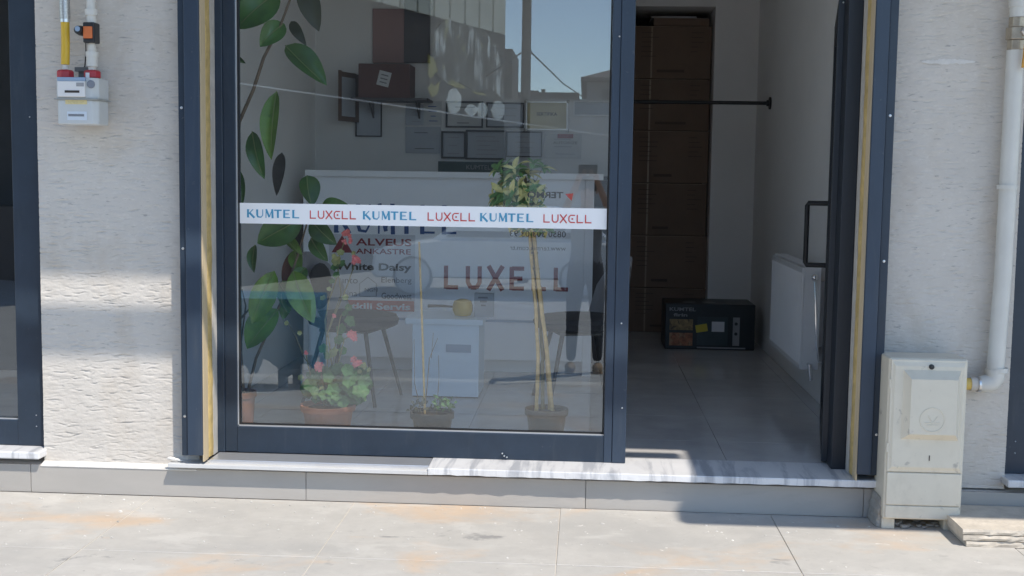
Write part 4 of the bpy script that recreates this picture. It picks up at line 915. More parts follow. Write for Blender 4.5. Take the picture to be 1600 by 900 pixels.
# raised outer and inner panels with sloping sides
def raised(mb, a0, a1, z0, z1, b0, b1, w0, w1, y0, y1):
    vs = [(a0, y0, z0), (a1, y0, z0), (a1, y0, z1), (a0, y0, z1), (b0, y1, w0), (b1, y1, w0), (b1, y1, w1), (b0, y1, w1)]
    mb.add(vs, [(4, 5, 6, 7), (0, 1, 5, 4), (1, 2, 6, 5), (2, 3, 7, 6), (3, 0, 4, 7)])
dr = part('upper_door', q, BOXM, mc, bevel=.004)
wd = bx1-bx0
q = MB()
raised(q, bx0+.012, bx1-.012, zsp+.008, bzt-.012, bx0+.022, bx1-.022, zsp+.024, bzt-.03, yf+.0005, yf-.008)
raised(q, bx0+wd*.17, bx1-wd*.10, bz(686), bz(577), bx0+wd*.25, bx1-wd*.17, bz(675), bz(590), yf-.0075, yf-.042)
part('raised_panel', q, BOXM, dr)
q = MB(); cz = bz(652); cx_ = bx0+wd*.53
ring = [(cx_+.048*math.cos(2*math.pi*k/32), yf-.0425, cz+.048*math.sin(2*math.pi*k/32)) for k in range(33)]
q.tube(ring, .0022, 6)
q.tube([(cx_-.022, yf-.0425, cz-.022), (cx_+.022, yf-.0425, cz-.022)], .002, 6); q.tube([(cx_, yf-.0425, cz-.018), (cx_-.006, yf-.0425, cz), (cx_-.018, yf-.0425, cz+.018)], .002, 6); q.tube([(cx_-.002, yf-.0425, cz-.012), (cx_+.012, yf-.0425, cz), (cx_+.02, yf-.0425, cz+.014)], .002, 6); q.tube([(cx_-.03, yf-.0425, cz-.012), (cx_+.03, yf-.0425, cz-.012)], .0018, 6)
part('flame_emblem', q, BOXM, dr, smooth=True)
q = MB(); q.lathe((bx0+wd*.52, yf-.0005, bz(572)), [(.0105, 0), (.0105, -.012), (.006, -.014), (.001, -.014)], 14, 'y'); part('lock', q, BLKP, mc, smooth=True)
for hz in (bz(600), bz(700)):
    q = MB(); q.tube([(bx0+.004, yf+.001, hz-.018), (bx0+.004, yf+.001, hz+.018)], .0045, 8); part('hinge', q, BOXM, mc, smooth=True)
q = MB(); q.box((bx0+wd*.54, yf-.0105, bz(718)), (bx0+wd*.55, yf-.0082, bz(710))); part('key_slot', q, INK, mc)
q = MB(); q.box((bx0+.008, yf+.002, zlow+.001), (bx1-.006, BYF-.001, zsp-.002)); part('lower_panel', q, BOXM, mc, bevel=.004)
q = MB(); q.box((bx0+.008, yf+.004, bz0+.006), (bx1-.01, BYF-.001, zlow-.002)); part('base_panel', q, BOXM, mc, bevel=.004)
q = MB(); q.box((bx0+.002, BYF+.02, GZ), (bx0+.055, -.06, bz0-.0005)); q.box((bx1-.06, BYF+.02, GZ), (bx1-.01, -.06, bz0-.0005)); parts('foot', q, BOXM, mc, bevel=.004)
q = MB()
for k in range(12):
    c = V((bx0+.07+random.uniform(0, .18), BYF+random.uniform(.03, .12), GZ+.004)); r_ = random.uniform(.006, .02)
    q.prism([c+V((r_*1.5*math.cos(a)*random.uniform(.6, 1), r_*math.sin(a)*random.uniform(.6, 1), 0)) for a in [6.283*i/6 for i in range(6)]], (random.uniform(-.004, .004), 0, r_*random.uniform(.5, 1)))
parts('rubble', q, CONC, mc, bevel=.002)
q = MB(); vs = []; fs = []; n = 12
for k in range(n+1):
    z = GZ+.125*k/n; e = .020*(1-(k/n)**2)*random.uniform(.5, 1.1)+.003
    vs += [(bx0+.001, BYF+.03, z), (bx0-e*.7, BYF+.03+random.uniform(-.008, .01), z), (bx0-e, BYF+.07, z+random.uniform(-.004, .004)), (bx0-e*.9, -.045, z)]
for k in range(n):
    for j in range(3): fs.append((k*4+j, k*4+j+1, (k+1)*4+j+1, (k+1)*4+j))
q.add(vs, fs); part('mortar_fill', q, CONC, mc)
# ------------------------------------------------------------------ stack of slabs right of the cabinet
sx0 = W(1509, 830, -.42).x
zz = GZ; labs = ['lowest rough beige slab of the stack right of the cabinet', 'middle rough beige slab of the stack right of the cabinet', 'top beige slab of the stack right of the cabinet']
for i in range(3):
    jx, jy, th_ = random.uniform(-.015, .01), random.uniform(-.01, .008), .0245
    t = thing('stone_slab', (sx0+jx, -.42+jy, zz), labs[i], 'stone slab', 'stone slabs stacked beside the cabinet')
    n = 40; q = MB(); vs = []; fs = []
    for k in range(n+1):
        x = sx0+jx+1.05*k/n; e = random.uniform(-.005, .004); e2 = random.uniform(-.004, .004)
        vs += [(x, -.42+jy+e, zz+.002), (x, -.424+jy+e2, zz+th_*.5), (x, -.42+jy+e*.5, zz+th_-.0015), (x, -.06, zz+th_-.0015), (x, -.06, zz+.002)]
    for k in range(n):
        for j in range(5): fs.append((k*5+j, k*5+(j+1) % 5, (k+1)*5+(j+1) % 5, (k+1)*5+j))
    fs += [(0, 1, 2, 3, 4), tuple(n*5+j for j in (4, 3, 2, 1, 0))]; q.add(vs, fs); part('slab', q, SLABM, t)
    zz += th_
# ------------------------------------------------------------------ plants
def leaf(mb, base, tip, width, nrm, fold=.18, droop=.12, n=8, shape=.9):
    base, tip, nrm = V(base), V(tip), V(nrm).normalized(); d = tip-base; L_ = d.length; d.normalize(); sd = d.cross(nrm).normalized(); nr = sd.cross(d)
    vs = []; fs = []
    for i in range(n+1):
        t = i/n; wv = width*.5*(math.sin(math.pi*t**shape)**.75 if 0 < t < 1 else .02)
        c = base+d*L_*t+nr*(math.sin(math.pi*t)*droop*L_)
        ed = c+nr*wv*fold*2
        vs += [ed-sd*wv, c-sd*wv*.5+nr*wv*fold*.7, c, c+sd*wv*.5+nr*wv*fold*.7, ed+sd*wv]
    for i in range(n):
        for j in range(4): fs.append((i*5+j, i*5+j+1, (i+1)*5+j+1, (i+1)*5+j))
    mb.add(vs, fs)
def pot(px0, px1, top, label, mat, cat='pot', Y=.31, rim=.028, name='flower_pot'):
    a = W(px0, top, Y); b = W(px1, top, Y); r = (b.x-a.x)/2; h = a.z-FZ; cx = (a.x+b.x)/2
    t = thing(name, (cx, Y, FZ), label, cat)
    q = MB(); q.lathe((cx, Y, FZ), [(.001, .003), (r*.70, .0), (r*.72, .004), (r*.9, h-rim-.002), (r*.985, h-rim), (r, h-rim+.004), (r, h), (r*.93, h), (r*.9, h-.015), (.001, h-.02)], 32)
    part('pot_body', q, mat, t, smooth=True)
    q = MB(); q.lathe((cx, Y, FZ), [(r*.9, h-.019), (r*.5, h-.012), (.001, h-.008)], 20); part('soil', q, SOIL, t)
    return t, cx, Y, r, FZ+h
# rubber plant
rp, cx, Y, r, zt = pot(352, 400, 610, 'half hidden terracotta pot of the rubber plant in the window corner', pmat('dull_terracotta', (.24, .105, .07), .65, var=.1), Y=.33)
rp = thing('rubber_plant', (cx, .33, zt), 'tall rubber plant with big glossy leaves climbing the window corner', 'plant')
def PW(px, py, Y): return W(px, py, Y)
q = MB(); q.tube([(cx, .33, zt-.03), PW(376, 540, .34), PW(374, 500, .33), PW(392, 480, .32)], [.009, .008, .006, .004], 8)
q.tube([(cx+.01, .34, zt-.03), PW(366, 420, .36), PW(368, 260, .38), PW(374, 190, .36), PW(396, 140, .34), PW(412, 90, .33), PW(438, 40, .33), PW(455, -5, .33), PW(470, -60, .33)], [.01, .01, .009, .0085, .008, .0075, .006, .005, .004], 8)
q.tube([(cx+.02, .36, zt-.03), PW(400, 560, .42), PW(440, 470, .40), PW(465, 400, .38), PW(478, 355, .38), PW(488, 310, .38)], [.008, .007, .006, .005, .004, .003], 8)
q.tube([PW(376, 540, .34), PW(384, 478, .34), PW(378, 452, .34)], [.005, .004, .003], 6)
parts('stem', q, STEMB, rp, smooth=True)
LV = [  # base, tip, width px, material, Y
 ((432, -14), (372, 46), 62, LEAFD, .30), ((442, 36), (408, 74), 34, LEAFD, .32), ((452, 32), (480, 72), 17, LEAFO, .36), ((444, 70), (512, 134), 38, LEAFD, .28),
 ((472, -30), (500, 50), 34, LEAFO, .36), ((430, 142), (426, 250), 33, LEAFB, .30), ((392, 205), (415, 280), 27, LEAFD, .34), ((366, 262), (381, 320), 16, LEAFD, .30),
 ((478, 274), (490, 322), 32, LEAFD, .38), ((470, 342), (404, 380), 50, LEAFD, .30), ((484, 344), (528, 382), 32, LEAFD, .36), ((484, 372), (514, 408), 24, LEAFD, .40),
 ((426, 424), (396, 506), 40, LEAFB, .29), ((432, 484), (388, 544), 48, LEAFB, .31), ((456, 424), (492, 504), 42, LEAFB, .30), ((436, 462), (454, 490), 10, LEAFD, .36),
 ((500, 326), (548, 322), 30, LEAFD, .38), ((438, 238), (434, 306), 19, LEAFW, .36), ((362, 90), (386, 100), 10, LEAFD, .3), ((470, 345), (466, 398), 18, LEAFW, .42), ((452, 395), (447, 455), 16, pmat('red_brown_leaf', (.16, .05, .03), .6, var=.3, scale=20), .44)]
for k in range(12):
    bx_, by_ = random.uniform(395, 478), random.uniform(352, 500); an = random.uniform(.2, 2.9); ln_ = random.uniform(26, 46)
    LV.append(((bx_, by_), (bx_-ln_*math.cos(an), by_+ln_*math.sin(an)), random.uniform(14, 24), random.choice((LEAFD, LEAFD, LEAFB)), random.uniform(.36, .46)))
for (b, t, wp_, mt, Y) in LV:
    q = MB(); k = (Y+5.08)/F; bb, tt = PW(*b, Y), PW(*t, Y); bb.y += .03; tt.y -= .02
    nr = V((random.uniform(-.35, .35), -1, random.uniform(.1, .5))); leaf(q, bb, tt, wp_*k*1.03, nr, random.uniform(.1, .28), random.uniform(.05, .16), 10, random.uniform(.78, .92))
    lo = part('leaf', q, mt, rp, smooth=True)
    if mt in (LEAFD, LEAFB):
        q = MB(); dd = tt-bb; nrm_ = V((0, -1, .2)); q.tube([bb+dd*(i/8)+V((0, -.012-.05*math.sin(math.pi*i/8)*.5, 0)) for i in range(8)], [.0022]*4+[.0016]*3+[.001], 5); part('midrib', q, pmat('leaf_midrib', (.20, .24, .09), .5), lo, smooth=True)
# geranium
gp, gx, gy, gr, gz = pot(470, 555, 630, 'terracotta flower pot of the pink geranium', TERRA)
ge = thing('geranium', (gx, gy, gz), 'leggy geranium with pink flowers in the terracotta pot', 'plant')
q = MB()
def stem(pts, Y, r0_=.0045, r1_=.0025):
    P = [V((gx+random.uniform(-.02, .02), gy, gz-.012))]+[PW(a, b, Y+random.uniform(-.02, .02)) for a, b in pts]; n = len(P)
    q.tube(P, [r0_+(r1_-r0_)*i/(n-1) for i in range(n)], 6)
stem([(512, 560), (508, 500), (514, 470), (528, 430), (530, 400), (540, 372)], .33); stem([(520, 590), (516, 545), (512, 520), (524, 490), (545, 440), (556, 406)], .30); stem([(528, 570), (538, 530), (546, 524)], .28)
stem([(535, 585), (548, 575), (557, 567)], .28); stem([(505, 600), (502, 585), (500, 573)], .28); stem([(490, 600), (482, 575), (478, 552)], .30); stem([(500, 590), (476, 560), (462, 525), (446, 498)], .33, .003, .001)
stem([(524, 540), (532, 495), (544, 480)], .31, .003); stem([(510, 530), (518, 500), (533, 460), (527, 415)], .32, .003)
parts('stem', q, STEM, ge, smooth=True)
def gleaf(px, py, Y, rpx, mt, nm='leaf'):
    c = PW(px, py, Y); k = (Y+5.08)/F; R = rpx*k
    nr = V((random.uniform(-.6, .6), -1, random.uniform(-.1, .9))).normalized(); a = nr.orthogonal().normalized(); b = nr.cross(a); ph = random.uniform(0, 6)
    vs = [c]; n = 16
    for i in range(n):
        th = 2*math.pi*i/n; rr_ = R*(1+.13*math.cos(5*th+ph)+random.uniform(-.05, .05)); vs.append(c+(a*math.cos(th)+b*math.sin(th))*rr_+nr*R*(.28+.1*math.cos(5*th)))
    q = MB(); q.add(vs, [(0, 1+i, 1+(i+1) % n) for i in range(n)]); return part(nm, q, mt, ge, smooth=True)
for k in range(115):
    a = random.uniform(0, 6.28); rr_ = math.sqrt(random.random())
    px = 524+50*rr_*math.cos(a)+4; py = 603+28*rr_*math.sin(a)
    gleaf(px, py, gy+random.uniform(-.09, .1), random.uniform(7, 12), GERL)
for (px, py, R) in ((526, 408, 8), (532, 395, 6), (524, 418, 7), (536, 412, 6), (519, 440, 5), (540, 465, 5), (546, 500, 8), (534, 515, 9), (530, 532, 8), (540, 490, 6), (506, 545, 8), (512, 555, 7), (522, 552, 9), (545, 480, 6), (526, 430, 6), (505, 466, 5), (566, 572, 7), (572, 580, 7), (560, 586, 8), (470, 590, 5), (536, 548, 7), (550, 505, 6)):
    gleaf(px, py, gy+random.uniform(-.04, .03), R, GERL if random.random() < .6 else GERP)
for (px, py) in ((503, 607), (562, 580), (577, 578), (468, 520), (448, 505), (514, 452), (553, 396), (522, 400)): gleaf(px, py, gy-.05, 4, GERP, 'yellowed_leaf')
for (px, py, R) in ((549, 523, 10), (500, 573, 9), (557, 566, 10), (478, 550, 5), (542, 366, 8), (549, 376, 6), (557, 405, 8), (524, 492, 5), (538, 378, 5)):
    q = MB(); Y = gy-.06; c = PW(px, py, Y); k = (Y+5.08)/F
    for j in range(9 if R > 6 else 5):
        o_ = c+V((random.uniform(-1, 1), random.uniform(-.6, .6), random.uniform(-1, 1)))*R*k*.6; h = random.uniform(0, 6)
        for m_ in range(5):
            a = h+m_*1.257; d = V((math.cos(a), -.35, math.sin(a))); leaf(q, o_, o_+d*R*k*.55, R*k*.42, V((0, -1, .2)), .1, .1, 4)
    part('flower', q, PINK, ge, smooth=True)
# small pot with bamboo stick
mp_, mx_, my_, mr_, mz_ = pot(641, 710, 642, 'small brown pot with the single bamboo stick', BROWNP)
tw = thing('twig_plant', (mx_, my_, mz_), 'nearly bare twigs and small tufts in the brown pot with a bamboo stick', 'plant')
q = MB(); q.tube([(mx_-.035, my_, mz_-.012), PW(671, 560, .33), PW(684, 528, .34)], [.003, .002, .001], 6); q.tube([(mx_+.02, my_, mz_-.012), PW(686, 590, .33), PW(685, 555, .33)], [.002, .0016, .001], 6); q.tube([PW(674, 560, .33), PW(677, 520, .33)], [.0015, .001], 5); q.tube([(mx_-.05, my_, mz_-.01), PW(648, 600, .34), PW(647, 530, .36)], [.003, .002, .001], 6); parts('twig', q, STEMB, tw, smooth=True)
for k in range(60):
    left = k < 26; px = random.gauss(658, 9) if left else random.gauss(694, 9); py = random.uniform(622, 645) if not left else random.uniform(628, 646)
    c = PW(px, py, my_+random.uniform(-.06, .06)); d = V((random.uniform(-1, 1), random.uniform(-1, .4), random.uniform(-.2, 1))).normalized(); q = MB(); leaf(q, c, c+d*random.uniform(.02, .035), .014, V((0, -1, .6)), .1, .1, 4); part('leaf', q, GERL if not left else LEAFO, tw)
st = thing('bamboo_stick', (mx_-.04, my_, mz_), 'thin upright bamboo stick planted in the small brown pot', 'stick')
q = MB(); b = PW(664, 640, my_); q.tube([V((b.x, my_, mz_-.02)), PW(660, 520, my_+.01), PW(655, 378, my_+.02)], [.0052, .005, .0045], 8); part('cane', q, CANE, st, smooth=True)
# umbrella tree
up_, ux, uy, ur, uz = pot(820, 888, 637, 'brown pot of the umbrella tree near the mullion', BROWNP, Y=.33)
ut = thing('umbrella_tree', (ux, uy, uz), 'variegated umbrella tree with bundled canes and a yellow green crown', 'plant')
def cane(pts, r0_, r1_, mt, nm='cane'):
    q = MB(); P = [V(p) for p in pts]; PP = []
    for i in range(len(P)-1):
        for s in range(5): PP.append(P[i].lerp(P[i+1], s/5)+V((random.uniform(-.001, .001), 0, 0)))
    PP.append(P[-1]); n = len(PP); q.tube(PP, [r0_+(r1_-r0_)*i/(n-1)+(.0012 if i % 3 == 0 else 0) for i in range(n)], 8); part(nm, q, mt, ut, smooth=True)
b1 = PW(838, 642, uy); b2 = PW(863, 642, uy); b3 = PW(848, 642, uy+.02)
cane([(b1.x, uy, uz-.02), PW(841, 560, uy), PW(837, 480, uy-.01), PW(830, 400, uy), PW(826, 345, uy)], .0085, .007, CANE)
cane([(b2.x, uy, uz-.02), PW(856, 560, uy-.012), PW(846, 480, uy-.02), PW(839, 420, uy-.015), PW(833, 350, uy-.01)], .0095, .008, CANE)
cane([(b3.x, uy+.02, uz-.02), PW(848, 560, uy+.02), PW(842, 470, uy+.015), PW(834, 390, uy+.012), PW(826, 310, uy), PW(820, 275, uy)], .008, .006, STEM, 'trunk')
cane([(b2.x-.012, uy+.02, uz-.02), PW(853, 540, uy+.005), PW(845, 460, uy-.0), PW(836, 390, uy-.018)], .007, .006, CANE)
q = MB()
for z in (395, 420, 448): 
    c = PW(835+(z-395)*.1, z, uy); q.tube([c+V((0, 0, -.004)), c+V((0, 0, .004))], .017, 10)
parts('wire_tie', q, STEMB, ut)
heads = []
for k in range(46):
    a = random.uniform(0, 6.28); rr_ = random.random()**.5; px = 811+30*rr_*math.cos(a); py = 298+36*rr_*math.sin(a); heads.append((px, py, uy+random.uniform(-.09, .09)))
heads += [(832, 255, uy-.04), (778, 265, uy-.05), (848, 262, uy-.03), (775, 310, uy), (785, 330, uy-.02), (838, 322, uy), (836, 290, uy-.03), (790, 258, uy), (800, 345, uy), (838, 345, uy), (806, 270, uy-.08), (822, 300, uy-.09), (800, 305, uy-.09), (830, 355, uy-.02), (848, 350, uy-.02), (815, 352, uy)]
q = MB(); core = PW(822, 320, uy)
for (px, py, Y) in heads: q.tube([core+V((0, 0, random.uniform(-.05, .06))), PW(px, py, Y)], [.0018, .0012], 4, False)
part('leaf_stalks', q, STEM, ut, kind='stuff')
lc = {}
def palm_leaf(c, ctr):
    out = (c-ctr); out.y -= .05; out.normalize(); a = out.orthogonal().normalized(); b = out.cross(a); n = random.choice((5, 6, 7)); ph = random.uniform(0, 6)
    for i in range(n):
        th = 2*math.pi*i/n+ph; d = (a*math.cos(th)+b*math.sin(th)+out*.35+V((0, 0, -.35))).normalized(); L_ = random.uniform(.052, .08)*(.8 if random.random() < .3 else 1)
        q = MB(); leaf(q, c, c+d*L_, L_*.36, (out+V((0, 0, .3))).normalized(), .12, .1, 5, .75)
        o = part('leaflet', q, SCHY if random.random() < .42 else SCHG, ut, smooth=True)
for (px, py, Y) in heads[-52:]: palm_leaf(PW(px, py, Y), core)
q = MB()
# ------------------------------------------------------------------ the street behind the camera, seen in the glass
YGL = .128
def RF(px, py, D):                       # real point whose mirror image is seen at this pixel
    p = W(px, py, CAM.y+D); return V((p.x, 2*YGL-p.y, p.z))
def rY(D): return 2*YGL-(CAM.y+D)
RZ = GZ-.52
# utility pole and wires
p = RF(822, 100, 22); po = thing('utility_pole', (p.x, p.y, RZ), 'dark utility pole across the street mirrored in the shop glass', 'pole')
q = MB(); q.tube([(p.x, p.y, RZ), (p.x, p.y, 7.5)], [.10, .075], 14); part('pole', q, POLEM, po, smooth=True)
q = MB(); c = RF(824, 76, 22); e = RF(912, 152, 40); e2 = RF(700, 160, 40); q.tube([c, c.lerp(e, .5)+V((0, 0, -.1)), e], .016, 6); q.tube([c, e2], .016, 6); part('wire', q, POLEM, po)
q = MB(); q.box((p.x-.5, p.y-.04, 6.9), (p.x+.5, p.y+.04, 7.0)); part('crossarm', q, POLEM, po)
# garden wall
g0 = RF(560, 155, 32); g1 = RF(1250, 160, 32)
gw = thing('garden_wall', (0, g0.y, RZ), 'long pale wall across the street mirrored in the shop glass', 'wall')
q = MB(); q.box((-5.6, rY(32), RZ), (9, rY(32.3), RF(800, 157, 32).z)); part('wall_face', q, GWALL, gw)
q = MB(); q.box((-5.6, rY(31.95), RF(800, 157, 32).z+.001), (9, rY(32.4), RF(800, 154, 32).z)); part('coping', q, KERB, gw)
# low roof with water tanks
lr = thing('low_house', (.2, rY(44), RZ), 'low house with roof tanks behind the pale wall, mirrored in the glass', 'house')
a0 = RF(798, 150, 44); a1 = RF(892, 150, 44); q = MB(); q.box((a0.x, rY(44), RZ), (a1.x, rY(50), a0.z-.1)); parts('wall', q, HOUSE, lr)
q = MB(); q.box((a0.x-.3, rY(43.6), a0.z-.099), (a1.x+.3, rY(50.4), a0.z+.12)); part('roof', q, ROOF, lr)
q = MB(); b = RF(845, 147, 45); b = RF(832, 150, 45); q.tube([b+V((-.22, 0, .1)), b+V((.22, 0, .1))], .1, 12); q.tube([b+V((.4, 0, -.1)), b+V((.4, 0, .25))], .08, 10); parts('water_tank', q, POLEM, lr)
# house with hipped roof
hs = thing('grey_house', (1, rY(40), RZ), 'grey house with an overhanging roof mirrored at the right of the glass', 'house')
h0 = RF(917, 125, 40); q = MB(); q.box((h0.x, rY(40), RZ), (h0.x+6, rY(48), h0.z+.05)); parts('wall', q, HOUSE, hs)
q = MB(); zr = h0.z+.051; e0 = RF(908, 120, 40)
q.add([(e0.x, rY(39.5), zr), (h0.x+6.5, rY(39.5), zr), (h0.x+6.5, rY(48.5), zr), (e0.x, rY(48.5), zr), (e0.x+3.2, rY(44), zr+1.2), (h0.x+3.4, rY(44), zr+1.2)], [(0, 1, 5, 4), (1, 2, 5), (2, 3, 4, 5), (3, 0, 4), (3, 2, 1, 0)]); q.box((e0.x, rY(39.5), zr-.12), (h0.x+6.5, rY(48.5), zr-.001)); part('roof', q, ROOF, hs)
w0 = RF(941, 140, 40); w1 = RF(954, 158, 40); q = MB(); q.box((w0.x, rY(39.97), w1.z-.5), (w0.x+.9, rY(40.01), w0.z)); part('window', q, WIND, hs)
# dark building with receding front
k0 = RF(300, 100, 19); k1 = RF(789, 100, 29.5)
dbg = thing('dark_building', (k0.x, k0.y, RZ), 'dark building with whitewash splashes and a pale upper band mirrored in the glass', 'building')
d0_ = V((k0.x, k0.y, RZ)); d1_ = V((k1.x, k1.y, RZ)); ax = d1_-d0_; nrm = V((ax.y, -ax.x, 0)).normalized()
if nrm.y > 0: nrm = -nrm
zband0 = RF(789, 55, 29.5).z
q = MB(); q.obox(d0_, ax, nrm*6, V((0, 0, zband0-RZ))); parts('wall', q, DARKB, dbg)
L_ = ax.length; axn = ax.normalized()
for k in range(16):
    s0 = L_*k/16; q = MB(); q.obox(d0_+axn*s0-nrm*.04+V((0, 0, zband0-RZ+.005)), axn*(L_/16-.09), nrm*.3, V((0, 0, .9+.06*math.sin(k*5)))); part('panel', q, PALEP, dbg)
q = MB(); q.obox(d0_+nrm*.05+V((0, 0, zband0-RZ+.002)), ax, nrm*5.9, V((0, 0, 3.5))); part('upper_storey', q, HOUSE, dbg)
kk = RF(797, 90, 32); q = MB(); q.box((kk.x-.8, rY(33), RZ), (kk.x, rY(36), RF(797, 70, 32).z)); part('side_wing', q, DARKB, dbg)
# whitewashed arch on the front as a raised plaster patch
def on_front(px, py):
    d = ray(px, py); d = V((d.x, -d.y, d.z)); c = V((CAM.x, 2*YGL-CAM.y, CAM.z)); n2 = nrm
    t = (d0_-c).dot(n2)/d.dot(n2); return c+d*t-n2*.03
q = MB()
outl = [(672, 60), (684, 40), (703, 26), (735, 40), (762, 56), (776, 76), (783, 104), (785, 158), (776, 146), (765, 138), (740, 142), (715, 128), (700, 132), (684, 118), (676, 92)]
pts = [on_front(a, b) for a, b in outl]; n = len(pts)
q.prism(pts, nrm*.03); part('whitewash_patch', q, pmat('streaked_whitewash', (.80, .82, .76), .95, var=.35, scale=5, stretch=(2, 2, .5), stain=[((.03, .035, .03), 2.4, .42, .52, .97, (2.6, 2.6, .45)), ((.03, .034, .03), 1.1, .44, .54, .95, (1, 1, 1)), ((.45, .42, .14), 2, .62, .68, .8, (1, 1, 1))]), dbg)
q = MB()
for (a, b, rx_, rz_) in ((708, 158, 11, 20), (735, 172, 9, 9), (752, 172, 8, 12), (777, 172, 10, 15)):
    n_ = 14; q.prism([on_front(a+rx_*math.cos(6.283*i/n_)*(1+.12*math.sin(3*i)), b+rz_*math.sin(6.283*i/n_)) for i in range(n_)], nrm*.03)
parts('whitewash_blob', q, pmat('pale_whitewash', (.85, .87, .8), .95, var=.2, scale=4), dbg)
q = MB()
for pl_ in ([(668, 85), (680, 95), (683, 110), (672, 122), (668, 118)], [(667, 138), (673, 130), (678, 136), (686, 127), (682, 146), (674, 152)], [(696, 130), (704, 124), (722, 134), (726, 139), (712, 137)], [(735, 142), (756, 146), (758, 149), (742, 147)]):
    q.prism([on_front(*p_) for p_ in pl_], nrm*.03)
parts('yellow_splash', q, pmat('yellow_whitewash', (.40, .36, .10), .95, var=.2), dbg)
# pale cable low across the street
c0_, c1_ = RF(330, 124, 17), RF(1040, 225, 17)
cb = thing('pale_cable', (c0_.x, c0_.y, c0_.z), 'pale cable stretched across the street, mirrored as a thin slanting line', 'cable')
q = MB(); q.tube([c0_, c1_], .011, 6); part('cable', q, pmat('white_cable', (.8, .8, .78), .5), cb)
q = MB(); q.tube([V((c0_.x, c0_.y, RZ)), V((c0_.x, c0_.y, c0_.z+.02))], .03, 8); q.tube([V((c1_.x, c1_.y, RZ)), V((c1_.x, c1_.y, c1_.z+.02))], .03, 8); parts('post', q, KERB, cb, smooth=True)
# parked car
cy0 = rY(19.2); cl = RF(577, 400, 19.2).x; cr = RF(978, 400, 19.2).x; cz = RZ
car = thing('parked_car', ((cl+cr)/2, cy0-.85, cz), 'white car parked across the street mirrored behind the desk', 'car')
Lc = cr-cl
def cp(u, z): return (cl+Lc*u, z+cz)
low = [(.0, .35), (.01, .62), (.05, .78), (.24, .90), (.33, .93), (.86, .93), (.97, .88), (1, .6), (.985, .3), (.02, .28)]
def loft(mb, prof, secs):
    n = len(prof); b = len(mb.v)
    for (yy, sx_, sz_) in secs:
        for (u, z) in prof: x, zc_ = cp(.5+(u-.5)*sx_, .6+(z-.6)*sz_); mb.v.append((x, cy0-yy, zc_))
    for i in range(len(secs)-1):
        for j in range(n): mb.f.append((b+i*n+j, b+i*n+(j+1) % n, b+(i+1)*n+(j+1) % n, b+(i+1)*n+j))
    mb.f.append(tuple(b+j for j in range(n))); mb.f.append(tuple(b+(len(secs)-1)*n+j for j in range(n))[::-1])
q = MB(); loft(q, low, [(0.02, .97, .9), (.08, .995, 1), (1.62, .995, 1), (1.68, .97, .9)]); part('body', q, CARP, car, smooth=True)
gh = [(.24, .90), (.40, 1.38), (.46, 1.44), (.72, 1.44), (.80, 1.36), (.94, .92)]
q = MB(); loft(q, gh, [(.12, 1, 1), (.30, .93, .985), (1.4, .93, .985), (1.58, 1, 1)]); part('cabin', q, CARP, car, smooth=True)
q = MB()
for poly in ([(.30, .96), (.415, 1.34), (.55, 1.36), (.55, .96)], [(.565, .96), (.565, 1.36), (.71, 1.36), (.84, .96)]):
    q.prism([(cp(u, z)[0], cy0-.11-.12*(z-.96)/.45, cp(u, z)[1]) for u, z in poly], (0, .015, 0))
parts('side_window', q, CARG, car)
for u in (.17, .82):
    x = cl+Lc*u; wh = MB(); wh.lathe((x, cy0-.0, cz+.32), [(.18, -.2), (.32, -.19), (.33, -.12), (.32, -.02), (.2, .0)], 22, 'y'); wo = part('wheel', wh, TYRE, car, smooth=True)
    wh = MB(); wh.lathe((x, cy0+.002, cz+.32), [(.285, -.018), (.28, .004), (.05, .012), (.001, .013)], 18, 'y'); part('rim', wh, pmat('silver_wheel_cover', (.62, .63, .64), .4), wo, smooth=True)
q = MB(); q.box((cl+Lc*.012, cy0-.25, cz+.62), (cl+Lc*.05, cy0-.03, cz+.74)); part('headlight', q, LAB, car, bevel=.02)
# the photographer, seen only as a reflection
PX, PYY = .02, -5.52; PZ = RZ+.14-.14*.0
PZ = gz_at(PYY)
per = thing('person', (PX, PYY, PZ), 'person in dark trousers and tan shoes holding up a phone, mirrored in the glass', 'person')
me = bpy.data.meshes.new('body'); J = {}
vs = []; es = []; rs = []
def j(n, p, r, par=None):
    J[n] = len(vs); vs.append(p); rs.append(r)
    if par: es.append((J[par], J[n]))
j('pel', (0, 0, .93), (.15, .11)); j('wai', (0, .0, 1.08), (.135, .1), 'pel'); j('che', (0, .01, 1.27), (.165, .115), 'wai'); j('shm', (0, .0, 1.40), (.13, .09), 'che'); j('nec', (0, .02, 1.49), (.055, .055), 'shm'); j('chn', (0, .04, 1.55), (.06, .07), 'nec'); j('hed', (0, .045, 1.64), (.078, .098), 'chn'); j('crn', (0, .035, 1.72), (.055, .07), 'hed')
for s, n in ((-1, 'l'), (1, 'r')):
    j('hip'+n, (s*.09, 0, .88), (.092, .1), 'pel'); j('kne'+n, (s*.11, .03, .5), (.06, .064), 'hip'+n); j('cal'+n, (s*.115, -.01, .34), (.055, .06), 'kne'+n); j('ank'+n, (s*.12, 0, .09), (.04, .045), 'cal'+n)
    j('sho'+n, (s*.185, 0, 1.385), (.06, .06), 'shm'); j('elb'+n, (s*.25, .13, 1.27), (.043, .043), 'sho'+n); j('for'+n, (s*.18, .27, 1.50), (.036, .036), 'elb'+n); j('wri'+n, (s*.085, .39, 1.72), (.025, .028), 'for'+n); j('han'+n, (s*.062, .43, 1.79), (.022, .035), 'wri'+n)
me.from_pydata(vs, es, []); ob = link(bpy.data.objects.new('body', me))
sk = ob.modifiers.new('s', 'SKIN'); sb = ob.modifiers.new('d', 'SUBSURF'); sb.levels = 2
